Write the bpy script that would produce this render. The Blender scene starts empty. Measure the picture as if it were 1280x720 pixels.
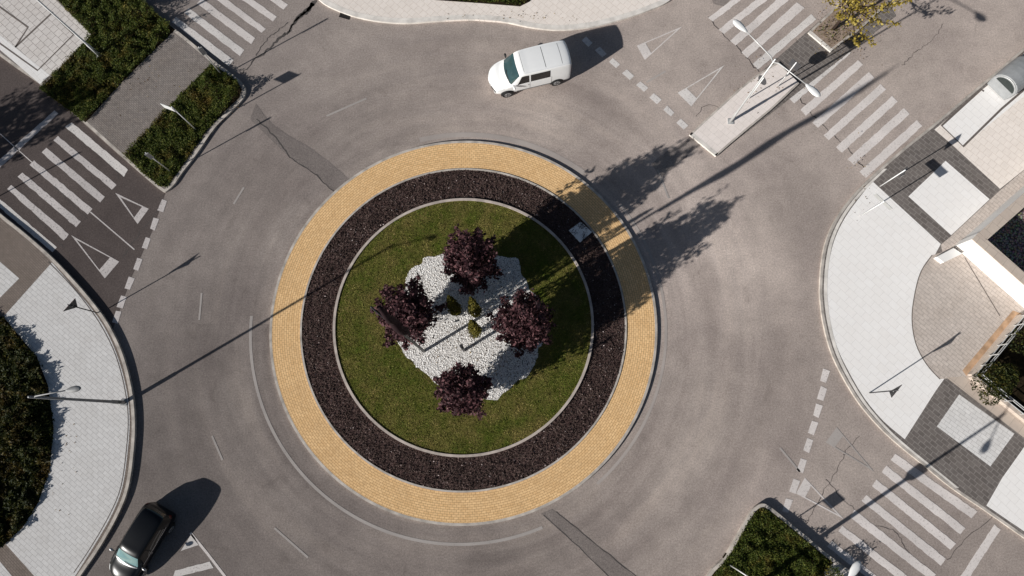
import bpy, bmesh, math, random
import numpy as np
from mathutils import Vector, Matrix, noise
random.seed(7); rng = np.random.default_rng(7)
sc = bpy.context.scene; col = sc.collection
R = math.radians
# ---------------------------------------------------------------- camera / survey of the place
H, TH, F = 40.0, 0.1878, 900.0
def P(px, py, z=0.0):
    """ground survey: photo point -> world point at height z"""
    u, v = (px-640)/F, (360-py)/F
    c, s = math.cos(TH), math.sin(TH)
    t = (H-z)/(c - v*s)
    return Vector((u*t, (v*c+s)*t, z))
def PD(dx, dy, px=640, py=400):
    a, b = P(px, py), P(px+dx, py+dy); d = b-a; d.z = 0
    return d.normalized()
cam_d = bpy.data.cameras.new('camera'); cam = bpy.data.objects.new('camera', cam_d); col.objects.link(cam)
cam.location = (0, 0, H); cam.rotation_euler = (TH, 0, 0)
cam_d.sensor_width = 36; cam_d.lens = F/1280*36; cam_d.clip_end = 2000; cam_d.clip_start = .5
sc.camera = cam
RC = Vector((-2.707, 5.552, 0)); RO, RM, RG = 10.82, 9.01, 7.15
# ---------------------------------------------------------------- light
sd = P(1120, 82)-P(530, 439); sd.z = 0; sd.normalize()      # direction the shadows fall
ELEV = R(25.0)
sun_d = bpy.data.lights.new('sun', 'SUN'); sun = bpy.data.objects.new('sun', sun_d); col.objects.link(sun)
sun_d.energy = 5.0; sun_d.angle = R(0.5); sun_d.color = (1, .972, .93)
tosun = Vector((-sd.x*math.cos(ELEV), -sd.y*math.cos(ELEV), math.sin(ELEV)))
sun.rotation_euler = tosun.to_track_quat('Z', 'Y').to_euler(); sun.location = tosun*60
w = bpy.data.worlds.new('World'); sc.world = w; w.use_nodes = True
wn = w.node_tree.nodes; wl = w.node_tree.links
sky = wn.new('ShaderNodeTexSky'); sky.sky_type = 'NISHITA'; sky.sun_disc = False
sky.sun_elevation = ELEV; sky.sun_rotation = math.atan2(tosun.x, tosun.y)
wl.new(sky.outputs[0], wn['Background'].inputs[0]); wn['Background'].inputs[1].default_value = 0.04
sc.view_settings.view_transform = 'Standard'; sc.view_settings.look = 'None'; sc.view_settings.exposure = 0
sc.cycles.max_bounces = 5
# ---------------------------------------------------------------- materials
class NT:
    def __init__(s, name):
        s.m = bpy.data.materials.new(name); s.m.use_nodes = True
        s.t = s.m.node_tree; s.n = s.t.nodes; s.b = s.n['Principled BSDF']
        s.pos = s.n.new('ShaderNodeNewGeometry').outputs['Position']
    def l(s, a, b): s.t.links.new(a, b)
    def node(s, typ, ins=None, **kw):
        n = s.n.new('ShaderNode'+typ)
        for k, v in kw.items(): setattr(n, k, v)
        for k, v in (ins or {}).items():
            if hasattr(v, 'links') or isinstance(v, bpy.types.NodeSocket): s.l(v, n.inputs[k])
            else: n.inputs[k].default_value = v
        return n
    def noise(s, scale, detail=4, rough=.55, vec=None, dist=0):
        return s.node('TexNoise', {'Vector': vec or s.pos, 'Scale': scale, 'Detail': detail, 'Roughness': rough, 'Distortion': dist}).outputs['Fac']
    def ramp(s, fac, stops, interp='LINEAR'):
        n = s.n.new('ShaderNodeValToRGB'); s.l(fac, n.inputs[0]); n.color_ramp.interpolation = interp
        e = n.color_ramp.elements
        while len(e) < len(stops): e.new(.5)
        for i, (p, c) in enumerate(stops):
            e[i].position = p; e[i].color = (*(c if hasattr(c, '__len__') else (c, c, c)), 1)
        return n.outputs['Color']
    def mix(s, fac, a, b, mode='MIX'):
        n = s.n.new('ShaderNodeMix'); n.data_type = 'RGBA'; n.blend_type = mode
        for i, v in ((0, fac), (6, a), (7, b)):
            if isinstance(v, bpy.types.NodeSocket): s.l(v, n.inputs[i])
            elif hasattr(v, '__len__'): n.inputs[i].default_value = (*v, 1)
            else: n.inputs[i].default_value = v if i == 0 else (v, v, v, 1)
        return n.outputs[2]
    def math(s, op, a, b=0.0, clamp=False):
        n = s.n.new('ShaderNodeMath'); n.operation = op; n.use_clamp = clamp
        for i, v in enumerate((a, b)):
            if isinstance(v, bpy.types.NodeSocket): s.l(v, n.inputs[i])
            else: n.inputs[i].default_value = v
        return n.outputs[0]
    def bump(s, h, strength=.5, dist=.02):
        n = s.node('Bump', {'Height': h, 'Strength': strength, 'Distance': dist}); s.l(n.outputs[0], s.b.inputs['Normal'])
    def out(s, colr, rough=.9, metal=0, diff_rough=0, spec=.3):
        if isinstance(colr, bpy.types.NodeSocket): s.l(colr, s.b.inputs['Base Color'])
        else: s.b.inputs['Base Color'].default_value = (*colr, 1)
        if isinstance(rough, bpy.types.NodeSocket): s.l(rough, s.b.inputs['Roughness'])
        else: s.b.inputs['Roughness'].default_value = rough
        s.b.inputs['Metallic'].default_value = metal
        s.b.inputs['Specular IOR Level'].default_value = spec
        if 'Diffuse Roughness' in s.b.inputs: s.b.inputs['Diffuse Roughness'].default_value = diff_rough
        return s.m
def rot_map(n, ang, scale=(1, 1, 1)):
    m = n.node('Mapping', {'Vector': n.pos, 'Rotation': (0, 0, ang), 'Scale': scale}); return m.outputs[0]
def polar(n):
    sep = n.node('SeparateXYZ', {'Vector': n.pos})
    x = n.math('SUBTRACT', sep.outputs[0], RC.x); y = n.math('SUBTRACT', sep.outputs[1], RC.y)
    r = n.math('SQRT', n.math('ADD', n.math('MULTIPLY', x, x), n.math('MULTIPLY', y, y)))
    a = n.math('ARCTAN2', y, x)
    return r, a, sep
def plain(name, c, rough=.6, metal=0, var=.15, scale=6, spec=.5):
    n = NT(name); f = n.noise(scale, 5)
    return n.out(n.mix(n.ramp(f, [(.3, 0), (.7, 1)]), [x*(1-var) for x in c], [min(1, x*(1+var)) for x in c]), rough, metal, spec=spec)
def asphalt(name, lo, hi, wear=True):
    n = NT(name)
    r, a, sep = polar(n)
    # sun glare painted into the base colour: dark west, bright east
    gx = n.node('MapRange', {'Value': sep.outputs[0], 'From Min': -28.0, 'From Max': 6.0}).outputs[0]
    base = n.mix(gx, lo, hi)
    gy = n.node('MapRange', {'Value': sep.outputs[1], 'From Min': -10.0, 'From Max': 8.0, 'To Min': .78, 'To Max': 1.0}).outputs[0]  # same painted brightness gradient, darker toward the south
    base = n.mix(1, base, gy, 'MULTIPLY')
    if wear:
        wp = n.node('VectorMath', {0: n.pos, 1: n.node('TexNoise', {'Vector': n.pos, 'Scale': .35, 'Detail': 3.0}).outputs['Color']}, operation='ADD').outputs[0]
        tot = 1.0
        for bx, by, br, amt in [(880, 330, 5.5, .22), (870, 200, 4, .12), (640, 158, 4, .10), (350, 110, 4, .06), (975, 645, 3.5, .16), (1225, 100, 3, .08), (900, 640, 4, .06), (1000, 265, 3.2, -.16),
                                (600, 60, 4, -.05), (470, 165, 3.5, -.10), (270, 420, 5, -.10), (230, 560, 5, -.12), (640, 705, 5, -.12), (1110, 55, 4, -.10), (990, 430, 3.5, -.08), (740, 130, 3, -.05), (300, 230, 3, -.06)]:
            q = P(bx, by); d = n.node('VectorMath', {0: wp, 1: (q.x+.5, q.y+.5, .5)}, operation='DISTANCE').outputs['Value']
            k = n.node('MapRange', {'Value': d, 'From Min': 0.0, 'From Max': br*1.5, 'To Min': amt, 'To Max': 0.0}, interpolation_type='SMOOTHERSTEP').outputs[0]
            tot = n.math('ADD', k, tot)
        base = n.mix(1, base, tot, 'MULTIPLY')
    if wear:   # faint tyre paths polished round the circle
        rn = n.math('ADD', r, n.math('MULTIPLY', n.noise(.12, 3), 2.4)); wv = n.math('SINE', n.math('MULTIPLY', rn, 3.3))
        msk = n.math('MULTIPLY', n.node('MapRange', {'Value': r, 'From Min': 18.5, 'From Max': 21.0, 'To Min': 1.0, 'To Max': 0.0}).outputs[0], n.ramp(n.noise(.22, 3), [(.38, 0), (.6, 1)]))
        base = n.mix(msk, base, n.mix(1, base, n.ramp(n.math('ADD', n.math('MULTIPLY', wv, .5), .5), [(0, (.93, .925, .925)), (1, (1.035, 1.03, 1.03))]), 'MULTIPLY'))
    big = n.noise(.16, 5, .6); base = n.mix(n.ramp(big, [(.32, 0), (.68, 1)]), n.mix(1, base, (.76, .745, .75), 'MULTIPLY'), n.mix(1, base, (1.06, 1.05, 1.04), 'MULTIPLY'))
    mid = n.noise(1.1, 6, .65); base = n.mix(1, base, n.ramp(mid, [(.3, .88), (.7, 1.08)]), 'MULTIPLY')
    if wear:
        cv = n.node('CombineXYZ', {'X': n.math('MULTIPLY', r, 1.0), 'Y': n.math('MULTIPLY', a, 1.3)}).outputs[0]
        tr = n.noise(.75, 4, .6, vec=cv, dist=.3)
        near = n.node('MapRange', {'Value': r, 'From Min': 10.8, 'From Max': 21.0, 'To Min': 1.0, 'To Max': 0.0}).outputs[0]
        dark = n.ramp(tr, [(.36, (.80, .79, .79)), (.5, .98), (.66, (1.13, 1.12, 1.10))])
        base = n.mix(near, base, n.mix(1, base, dark, 'MULTIPLY'))
        fine = n.noise(3.2, 4, .7, vec=cv); base = n.mix(n.math('MULTIPLY', near, .5), base, n.mix(1, base, n.ramp(fine, [(.35, .88), (.65, 1.09)]), 'MULTIPLY'))
        st = n.noise(.9, 3, .5, dist=.8)
        base = n.mix(n.ramp(st, [(.64, 0), (.72, .35)]), base, n.mix(1, base, (.7, .69, .68), 'MULTIPLY'))
    g = n.noise(38, 2, .8); base = n.mix(1, base, n.ramp(g, [(.32, .70), (.5, 1.0), (.68, 1.34)]), 'MULTIPLY')
    g2 = n.noise(11, 3, .7); base = n.mix(1, base, n.ramp(g2, [(.3, .78), (.7, 1.24)]), 'MULTIPLY')
    n.bump(g, .5, .01)
    return n.out(base, .95, diff_rough=.25, spec=.1)
def paving(name, c1, c2, mortar, ang, bw, bh, dirt=.2, off=.5, mort=.012, bump=.4, stain=(.72, .68, .64)):
    n = NT(name); v = rot_map(n, ang)
    b = n.node('TexBrick', {'Vector': v, 'Color1': (*c1, 1), 'Color2': (*c2, 1), 'Mortar': (*mortar, 1), 'Scale': 1.0,
                            'Mortar Size': mort, 'Mortar Smooth': .3, 'Brick Width': bw, 'Row Height': bh}, offset=off)
    c = b.outputs['Color']
    f = n.noise(.7, 6, .65); c = n.mix(n.ramp(f, [(.42, 0), (.75, dirt*2)]), c, n.mix(1, c, stain, 'MULTIPLY'))
    f2 = n.noise(5, 5, .7); c = n.mix(1, c, n.ramp(f2, [(.3, 1-dirt*.9), (.7, 1+dirt*.3)]), 'MULTIPLY')
    n.bump(b.outputs['Fac'], -bump, .01)
    return n.out(c, .85, diff_rough=.25, spec=.15)
A1 = R(-41); 
M = {}
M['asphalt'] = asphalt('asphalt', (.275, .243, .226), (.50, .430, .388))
M['asphalt_patch'] = asphalt('asphalt_patch', (.215, .19, .178), (.33, .288, .265), False)
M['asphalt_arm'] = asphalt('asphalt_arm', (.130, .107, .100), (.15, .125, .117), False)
M['tar'] = plain('tar', (.075, .066, .062), .8, var=.3)
def paint(name, c, lo):
    c = [x*1.08 for x in c]; lo = [x*1.25 for x in lo]
    n = NT(name); f = n.noise(9, 6, .75); f3 = n.noise(40, 2, .8); big = n.noise(.5, 3)
    k = n.mix(n.ramp(f, [(.32, 0), (.46, 1)]), lo, c)
    k = n.mix(n.ramp(f3, [(.30, .4), (.5, 0)]), k, lo)
    k = n.mix(1, k, n.ramp(big, [(.3, .85), (.7, 1.05)]), 'MULTIPLY')
    n.bump(f3, .3, .005)
    return n.out(k, .8, diff_rough=.25, spec=.15)
M['paint'] = paint('road_paint', (.74, .70, .67), (.28, .25, .24))
M['paint_worn'] = paint('road_paint_worn', (.74, .685, .655), (.36, .32, .30))
M['paint_faint'] = paint('road_paint_faint', (.44, .40, .375), (.30, .27, .25))
M['dust'] = paint('dusty_edge', (.44, .39, .36), (.34, .30, .275))
M['paint_left'] = paint('road_paint_left', (.66, .61, .59), (.15, .135, .13))
M['slab_white'] = paving('white_slabs', (.97, .945, .92), (.95, .92, .89), (.79, .76, .73), R(45), .6, .4, .04, mort=.010)
M['slab_light'] = paving('light_slabs', (.84, .79, .75), (.77, .72, .68), (.36, .32, .30), R(42), .42, .42, .12, mort=.014)
M['slab_pink'] = paving('pinkish_slabs', (.95, .87, .80), (.91, .83, .76), (.74, .65, .58), R(42), .4, .4, .08, mort=.012)
M['island_slab'] = paving('pale_island_slabs', (.92, .84, .79), (.89, .81, .76), (.74, .67, .62), R(42), .4, .4, .08, mort=.010)
M['slab_left'] = paving('grey_white_slabs', (.83, .81, .79), (.77, .75, .73), (.50, .48, .465), R(38), .42, .21, .12, mort=.010)
M['cobble_dark'] = paving('dark_cobbles', (.22, .195, .18), (.165, .145, .135), (.30, .27, .25), R(42), .42, .24, .2, mort=.02)
M['cobble_brown'] = paving('brown_cobbles', (.30, .245, .21), (.255, .21, .18), (.17, .14, .12), R(42), .22, .11, .2, mort=.012)
M['cobble_path'] = paving('grey_path_blocks', (.36, .315, .285), (.30, .265, .245), (.18, .155, .14), R(42), .2, .1, .3, mort=.012)
M['slab_tan'] = paving('tan_blocks', (.68, .60, .54), (.62, .545, .49), (.42, .36, .32), R(42), .42, .2, .2, mort=.012)
M['rust'] = plain('rust_stained_concrete', (.50, .33, .21), .9, var=.35, scale=2, spec=.1)
M['kerb'] = plain('kerb_stone', (.52, .47, .42), .9, var=.3, scale=2.2, spec=.1)
M['kerb_white'] = plain('pale_kerb_stone', (.80, .75, .69), .9, var=.2, scale=2.2, spec=.1)
M['kerb_ring'] = plain('ring_kerb_stone', (.52, .45, .40), .9, var=.25, scale=2.2, spec=.1)
M['joint'] = plain('dark_joint', (.17, .145, .13), .95, spec=.1)
M['wall_white'] = plain('white_render', (.90, .88, .85), .9, var=.04, scale=1.5, spec=.1)
M['coping'] = paving('beige_coping', (.62, .53, .45), (.58, .49, .42), (.42, .36, .31), R(42), .6, .6, .1)
# apron of yellow pavers laid in rings
n = NT('yellow_pavers'); r, a, sep = polar(n)
cv = n.node('CombineXYZ', {'X': n.math('MULTIPLY', a, 10.0), 'Y': r}).outputs[0]
b = n.node('TexBrick', {'Vector': cv, 'Color1': (.97, .66, .34, 1), 'Color2': (.86, .56, .27, 1), 'Mortar': (.48, .29, .14, 1), 'Scale': 1.0,
    'Mortar Size': .011, 'Mortar Smooth': .2, 'Brick Width': .24, 'Row Height': .125, 'Bias': -.1})
c = n.mix(n.ramp(n.noise(.9, 6, .7), [(.45, 0), (.8, .5)]), b.outputs[0], (.62, .40, .20))
c = n.mix(1, c, n.ramp(n.noise(7, 4), [(.3, .86), (.7, 1.1)]), 'MULTIPLY'); n.bump(b.outputs['Fac'], -.5, .01)
M['apron'] = n.out(c, .85, diff_rough=.25, spec=.15)
n = NT('mulch_soil'); f = n.noise(14, 6, .8)
c = n.ramp(f, [(.3, (.03, .017, .016)), (.5, (.10, .062, .057)), (.68, (.17, .115, .105))]); n.bump(f, 1, .06); M['mulch'] = n.out(c, 1, spec=.1)
n = NT('mulch_chip'); g = n.n.new('ShaderNodeNewGeometry'); c = n.ramp(g.outputs['Random Per Island'], [(0, (.045, .027, .023)), (.5, (.088, .062, .053)), (.95, (.14, .102, .09)), (.985, (.22, .16, .15)), (1, (.7, .6, .58))]); c = n.mix(1, c, n.ramp(n.noise(1.5, 5, .7), [(.35, .55), (.65, 1.3)]), 'MULTIPLY'); M['chip'] = n.out(c, 1, spec=.1)
n = NT('lawn'); f = n.noise(1.1, 5, .6); f2 = n.noise(22, 4, .8)
c = n.mix(n.ramp(f, [(.35, 0), (.68, 1)]), (.10, .12, .018), (.20, .165, .05)); c = n.mix(1, c, n.ramp(f2, [(.3, .35), (.7, 1.5)]), 'MULTIPLY'); n.bump(f2, 1, .05); M['lawn'] = n.out(c, 1, spec=.1)
n = NT('grass_blades'); g = n.n.new('ShaderNodeNewGeometry'); f = n.noise(.9, 5, .6)
ca = n.ramp(g.outputs['Random Per Island'], [(0, (.04, .075, .006)), (.6, (.10, .145, .014)), (1, (.20, .22, .05))])
cb = n.ramp(g.outputs['Random Per Island'], [(0, (.12, .09, .02)), (1, (.40, .30, .12))])
M['blade'] = n.out(n.mix(1, n.mix(n.ramp(f, [(.40, 0), (.6, .85)]), ca, cb), n.ramp(n.noise(3.2, 4, .7), [(.35, .55), (.65, 1.35)]), 'MULTIPLY'), .8, spec=.15)
n = NT('gravel_bed'); f = n.node('TexVoronoi', {'Vector': n.pos, 'Scale': 16.0}).outputs['Distance']
c = n.ramp(f, [(.1, (.95, .93, .9)), (.55, (.74, .71, .68)), (.8, (.26, .23, .20))]); n.bump(f, -.3, .02); M['gravel'] = n.out(c, .9, spec=.15)
n = NT('white_stone'); g = n.n.new('ShaderNodeNewGeometry'); c = n.ramp(g.outputs['Random Per Island'], [(0, (.10, .08, .07)), (.06, (.30, .25, .21)), (.13, (.66, .62, .58)), (.2, (.93, .91, .88)), (1, (.98, .96, .94))]); M['stone'] = n.out(c, .85, spec=.2)
n = NT('beige_pebbles'); f = n.node('TexVoronoi', {'Vector': n.pos, 'Scale': 9.0}); c = n.mix(n.ramp(f.outputs['Distance'], [(.2, 0), (.7, 1)]), n.mix(.35, (.50, .37, .26), f.outputs['Color']), (.08, .06, .05)); n.bump(f.outputs['Distance'], -1, .05); M['pebble'] = n.out(c, .9)
n = NT('bed_soil'); f = n.noise(8, 5, .7); M['soil'] = n.out(n.ramp(f, [(.3, (.008, .007, .004)), (.7, (.045, .032, .018))]), 1, spec=.05)
n = NT('tan_soil'); f = n.noise(6, 6, .7); M['tan_soil'] = n.out(n.ramp(f, [(.3, (.22, .16, .12)), (.7, (.46, .36, .29))]), 1, spec=.05)
n = NT('earth'); f = n.noise(.3, 6, .7); M['earth'] = n.out(n.ramp(f, [(.3, (.10, .09, .06)), (.7, (.17, .14, .10))]), 1, spec=.05)
def leafmat(name, stops, alt=None, scale=1.2, lo=.45, hi=.65, trans=.25):
    n = NT(name); g = n.n.new('ShaderNodeNewGeometry'); c = n.ramp(g.outputs['Random Per Island'], stops)
    if alt: c = n.mix(n.ramp(n.noise(scale, 4, .6), [(lo, 0), (hi, 1)]), c, n.ramp(g.outputs['Random Per Island'], alt))
    m = n.out(c, .65, spec=.25)
    t = n.node('BsdfTranslucent', {'Color': c}); mx = n.node('MixShader', {'Fac': trans, 1: n.b.outputs[0], 2: t.outputs[0]})
    n.l(mx.outputs[0], n.n['Material Output'].inputs[0]); return m
M['hedge'] = leafmat('ground_cover_leaf', [(0, (.030, .050, .006)), (.6, (.070, .096, .012)), (1, (.17, .175, .035))],
                     [(0, (.05, .034, .006)), (.7, (.15, .10, .018)), (1, (.30, .19, .035))], 1.0, .50, .72)
M['hedge_dark'] = leafmat('shrub_leaf', [(0, (.012, .020, .003)), (.6, (.03, .04, .006)), (1, (.09, .085, .015))],
                     [(0, (.03, .018, .004)), (1, (.15, .085, .015))], 1.0, .5, .7)
M['plum'] = leafmat('plum_leaf', [(0, (.020, .008, .010)), (.6, (.072, .028, .034)), (1, (.20, .095, .10))], trans=.15)
M['maple'] = leafmat('yellow_green_leaf', [(0, (.20, .15, .02)), (.6, (.42, .32, .05)), (1, (.62, .50, .16))], trans=.3)
M['conifer'] = leafmat('conifer_leaf', [(0, (.05, .05, .006)), (.6, (.115, .10, .012)), (1, (.19, .155, .025))], trans=.1)
M['litter'] = leafmat('dry_leaf', [(0, (.06, .035, .015)), (.6, (.22, .13, .05)), (1, (.45, .33, .12))])
M['bark'] = plain('bark', (.06, .042, .034), .95, var=.4, scale=15, spec=.1)
M['steel'] = plain('galvanised_steel', (.62, .62, .61), .45, .3, var=.08)
M['steel_mid'] = plain('weathered_steel', (.30, .30, .30), .6, .2)
M['steel_dark'] = plain('dark_steel', (.05, .05, .055), .5, .4)
M['white_paint'] = plain('white_enamel', (.85, .85, .84), .3, var=.03)
M['lens'] = plain('lamp_glass', (.70, .72, .72), .15, var=.05)
M['board_grey'] = plain('pale_grey_panel', (.40, .40, .39), .6)
M['blue'] = plain('blue_sign_film', (.02, .12, .42), .4, var=.05)
M['red'] = plain('red_sign_film', (.5, .02, .02), .4, var=.05)
M['sign_back'] = plain('grey_sign_back', (.07, .07, .075), .6, .2)
M['flag'] = plain('dark_cloth', (.030, .017, .020), .9, var=.3, scale=3, spec=.1)
M['rubber'] = plain('rubber', (.02, .02, .02), .8)
M['rim'] = plain('alloy', (.55, .55, .56), .35, .6)
def carpaint(name, c, rough=.25, coat=1):
    n = NT(name); f = n.noise(3, 4); m = n.out(n.mix(f, [x*.93 for x in c], c), rough); n.b.inputs['Coat Weight'].default_value = coat; n.b.inputs['Coat Roughness'].default_value = .06; return m
M['van'] = carpaint('white_car_paint', (.97, .97, .96), .4, .25); M['black_car'] = carpaint('black_car_paint', (.004, .005, .007), .3, .12)
n = NT('car_glass'); M['glass'] = n.out(n.mix(n.noise(2.2, 3), (.010, .030, .035), (.05, .11, .12)), .08, spec=.8)
n = NT('car_glass_light'); M['glass_lt'] = n.out(n.mix(n.noise(2.6, 3), (.10, .20, .21), (.26, .42, .43)), .08, spec=.9)
M['glass_dark'] = plain('dark_car_glass', (.006, .007, .008), .06, spec=.8)
M['trim'] = plain('black_trim', (.015, .015, .016), .55)
M['bin'] = plain('grey_container_plastic', (.33, .34, .345), .5, var=.12, scale=2.5)
M['bin_dark'] = plain('dark_container_opening', (.03, .038, .036), .5)
M['tail'] = plain('dark_tail_lamp', (.09, .008, .008), .3)
M['seam'] = plain('panel_gap', (.10, .10, .10), .7)
M['grate'] = plain('cast_iron', (.02, .018, .018), .7, .3)
# ---------------------------------------------------------------- mesh helpers
def link(name, me, m, parent=None):
    o = bpy.data.objects.new(name, me); col.objects.link(o)
    if m is not None: me.materials.append(m)
    if parent is not None: o.parent = parent
    return o
def tag(o, label=None, cat=None, group=None, kind=None):
    if label: o['label'] = label
    if cat: o['category'] = cat
    if group: o['group'] = group
    if kind: o['kind'] = kind
    return o
def empty(name, loc=(0, 0, 0), rz=0, label=None, cat=None, group=None):
    o = bpy.data.objects.new(name, None); col.objects.link(o); o.location = loc; o.rotation_euler = (0, 0, rz)
    o.empty_display_size = .3
    return tag(o, label, cat, group)
def bobj(name, bm, m, parent=None, smooth=False):
    bmesh.ops.recalc_face_normals(bm, faces=bm.faces)
    me = bpy.data.meshes.new(name); bm.to_mesh(me); bm.free()
    if smooth:
        for p in me.polygons: p.use_smooth = True
    return link(name, me, m, parent)
def arr(name, V, Fc, m, parent=None, smooth=False):
    me = bpy.data.meshes.new(name); V = np.asarray(V, np.float32); Fc = np.asarray(Fc, np.int32)
    me.vertices.add(len(V)); me.vertices.foreach_set('co', V.ravel())
    k = Fc.shape[1]; me.loops.add(Fc.size); me.loops.foreach_set('vertex_index', Fc.ravel())
    me.polygons.add(len(Fc)); me.polygons.foreach_set('loop_start', np.arange(0, Fc.size, k, dtype=np.int32))
    me.polygons.foreach_set('loop_total', np.full(len(Fc), k, np.int32))
    if smooth: me.polygons.foreach_set('use_smooth', np.ones(len(Fc), bool))
    me.update(); me.validate()
    return link(name, me, m, parent)
def prism(bm, pts, z0, z1):
    """closed prism on world xy points"""
    a = [bm.verts.new((p[0], p[1], z1)) for p in pts]; b_ = [bm.verts.new((p[0], p[1], z0)) for p in pts]
    top = bm.faces.new(a); bot = bm.faces.new(b_[::-1]); n_ = len(pts)
    for i in range(n_): bm.faces.new((a[i], b_[i], b_[(i+1) % n_], a[(i+1) % n_]))
    bmesh.ops.triangulate(bm, faces=[top, bot])
def sheet(bm, pts, z):
    f = bm.faces.new([bm.verts.new((p[0], p[1], z)) for p in pts])
    f.normal_update()
    if f.normal.z < 0: f.normal_flip()
    bmesh.ops.triangulate(bm, faces=[f])
def px(poly, z=0): return [P(x, y, z) for x, y in poly]
def smooth(pts, k=4, closed=False):
    out = []; n_ = len(pts)
    rngi = range(n_ if closed else n_-1)
    for i in rngi:
        p0 = pts[(i-1) % n_] if closed or i > 0 else pts[0]; p1 = pts[i]; p2 = pts[(i+1) % n_]
        p3 = pts[(i+2) % n_] if closed or i+2 < n_ else pts[-1]
        for j in range(k):
            t = j/k
            out.append(tuple(.5*(2*b_+(c_-a_)*t+(2*a_-5*b_+4*c_-d_)*t*t+(3*b_-a_-3*c_+d_)*t**3) for a_, b_, c_, d_ in zip(p0, p1, p2, p3)))
    if not closed: out.append(tuple(pts[-1]))
    return out
def offs(path, d):
    out = []; n_ = len(path)
    for i in range(n_):
        a = Vector(path[max(0, i-1)][:2]); b_ = Vector(path[min(n_-1, i+1)][:2]); t = (b_-a).normalized()
        out.append(Vector(path[i][:2])+Vector((-t.y, t.x))*d)
    return out
def ribbon(bm, path, d0, d1, z0, z1=None):
    A, B = offs(path, d0), offs(path, d1)
    if z1 is None:
        va = [bm.verts.new((p.x, p.y, z0)) for p in A]; vb = [bm.verts.new((p.x, p.y, z0)) for p in B]
        for i in range(len(A)-1):
            f = bm.faces.new((va[i], va[i+1], vb[i+1], vb[i])); f.normal_update()
            if f.normal.z < 0: f.normal_flip()
    else:
        rows = [[bm.verts.new((p.x, p.y, z)) for p in L] for L, z in ((A, z0), (A, z1), (B, z1), (B, z0))]
        for i in range(len(A)-1):
            for j in range(4):
                q = (rows[j][i], rows[j][i+1], rows[(j+1) % 4][i+1], rows[(j+1) % 4][i]); bm.faces.new(q)
        bm.faces.new([r_[0] for r_ in rows]); bm.faces.new([r_[-1] for r_ in rows][::-1])
def flat(name, bm, m):
    """sheet object, kept facing up"""
    me = bpy.data.meshes.new(name); bm.to_mesh(me); bm.free(); return tag(link(name, me, m), kind='structure')
def zone(name, poly, z, m, sm=False):
    bm = bmesh.new(); p = px(poly, z); p = smooth(p, 5, True) if sm else p; sheet(bm, p, z); return flat(name, bm, m)
def tube(bm, pts, rad, seg=8, caps=True):
    rad = rad if hasattr(rad, '__len__') else [rad]*len(pts); pts = [Vector(p) for p in pts]; rings = []
    for i, p in enumerate(pts):
        t = (pts[min(i+1, len(pts)-1)]-pts[max(i-1, 0)]).normalized()
        u = t.cross(Vector((0, 0, 1)) if abs(t.z) < .9 else Vector((1, 0, 0))).normalized(); v = t.cross(u)
        rings.append([bm.verts.new(p+(u*math.cos(6.28318*k/seg)+v*math.sin(6.28318*k/seg))*rad[i]) for k in range(seg)])
    for a, b_ in zip(rings, rings[1:]):
        for k in range(seg): bm.faces.new((a[k], a[(k+1) % seg], b_[(k+1) % seg], b_[k]))
    if caps: bm.faces.new(rings[0][::-1]); bm.faces.new(rings[-1])
def box(bm, c, s, mat=None):
    r_ = bmesh.ops.create_cube(bm, size=1)['verts']
    for v in r_:
        v.co = Vector((v.co.x*s[0], v.co.y*s[1], v.co.z*s[2]))
        if mat: v.co = mat @ v.co
        v.co += Vector(c)
    return r_
def T(name, fn, m, parent=None, sm=False):
    bm = bmesh.new(); fn(bm); return bobj(name, bm, m, parent, sm)
def leaves(cent, size, up=.3, aspect=.6, jitter=.4):
    """quads of leaf size at the given centres"""
    N = len(cent); nrm = rng.normal(size=(N, 3)); nrm[:, 2] = np.abs(nrm[:, 2])+up; nrm /= np.linalg.norm(nrm, axis=1)[:, None]
    a = rng.normal(size=(N, 3)); u = np.cross(nrm, a); u /= np.linalg.norm(u, axis=1)[:, None]; v = np.cross(nrm, u)
    s = (size*(1+jitter*rng.uniform(-1, 1, N)))[:, None]*.5
    V = np.stack([cent-u*s, cent-v*s*aspect, cent+u*s, cent+v*s*aspect], 1).reshape(-1, 3)
    return V, np.arange(4*N).reshape(-1, 4)
def inside(poly, X, Y):
    c = np.zeros(len(X), bool); n_ = len(poly)
    for i in range(n_):
        x0, y0 = poly[i][0], poly[i][1]; x1, y1 = poly[(i+1) % n_][0], poly[(i+1) % n_][1]
        if y0 == y1: continue
        c ^= ((y0 > Y) != (y1 > Y)) & (X < (x1-x0)*(Y-y0)/(y1-y0)+x0)
    return c
def scatter(poly, dens):
    xs = [p[0] for p in poly]; ys = [p[1] for p in poly]; A_ = (max(xs)-min(xs))*(max(ys)-min(ys)); N = int(A_*dens)
    X = rng.uniform(min(xs), max(xs), N); Y = rng.uniform(min(ys), max(ys), N); k = inside(poly, X, Y); return X[k], Y[k]
def pnoise(X, Y, s, o=0): return np.array([noise.noise(Vector((x*s+o, y*s-o, o))) for x, y in zip(X, Y)])
# ---------------------------------------------------------------- ground and roads
bm = bmesh.new(); sheet(bm, [(-300, -300), (300, -300), (300, 300), (-300, 300)], -.01); flat('ground', bm, M['earth'])
bm = bmesh.new(); sheet(bm, [(-46, -26), (46, -26), (46, 46), (-46, 46)], 0); flat('road', bm, M['asphalt'])
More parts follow.
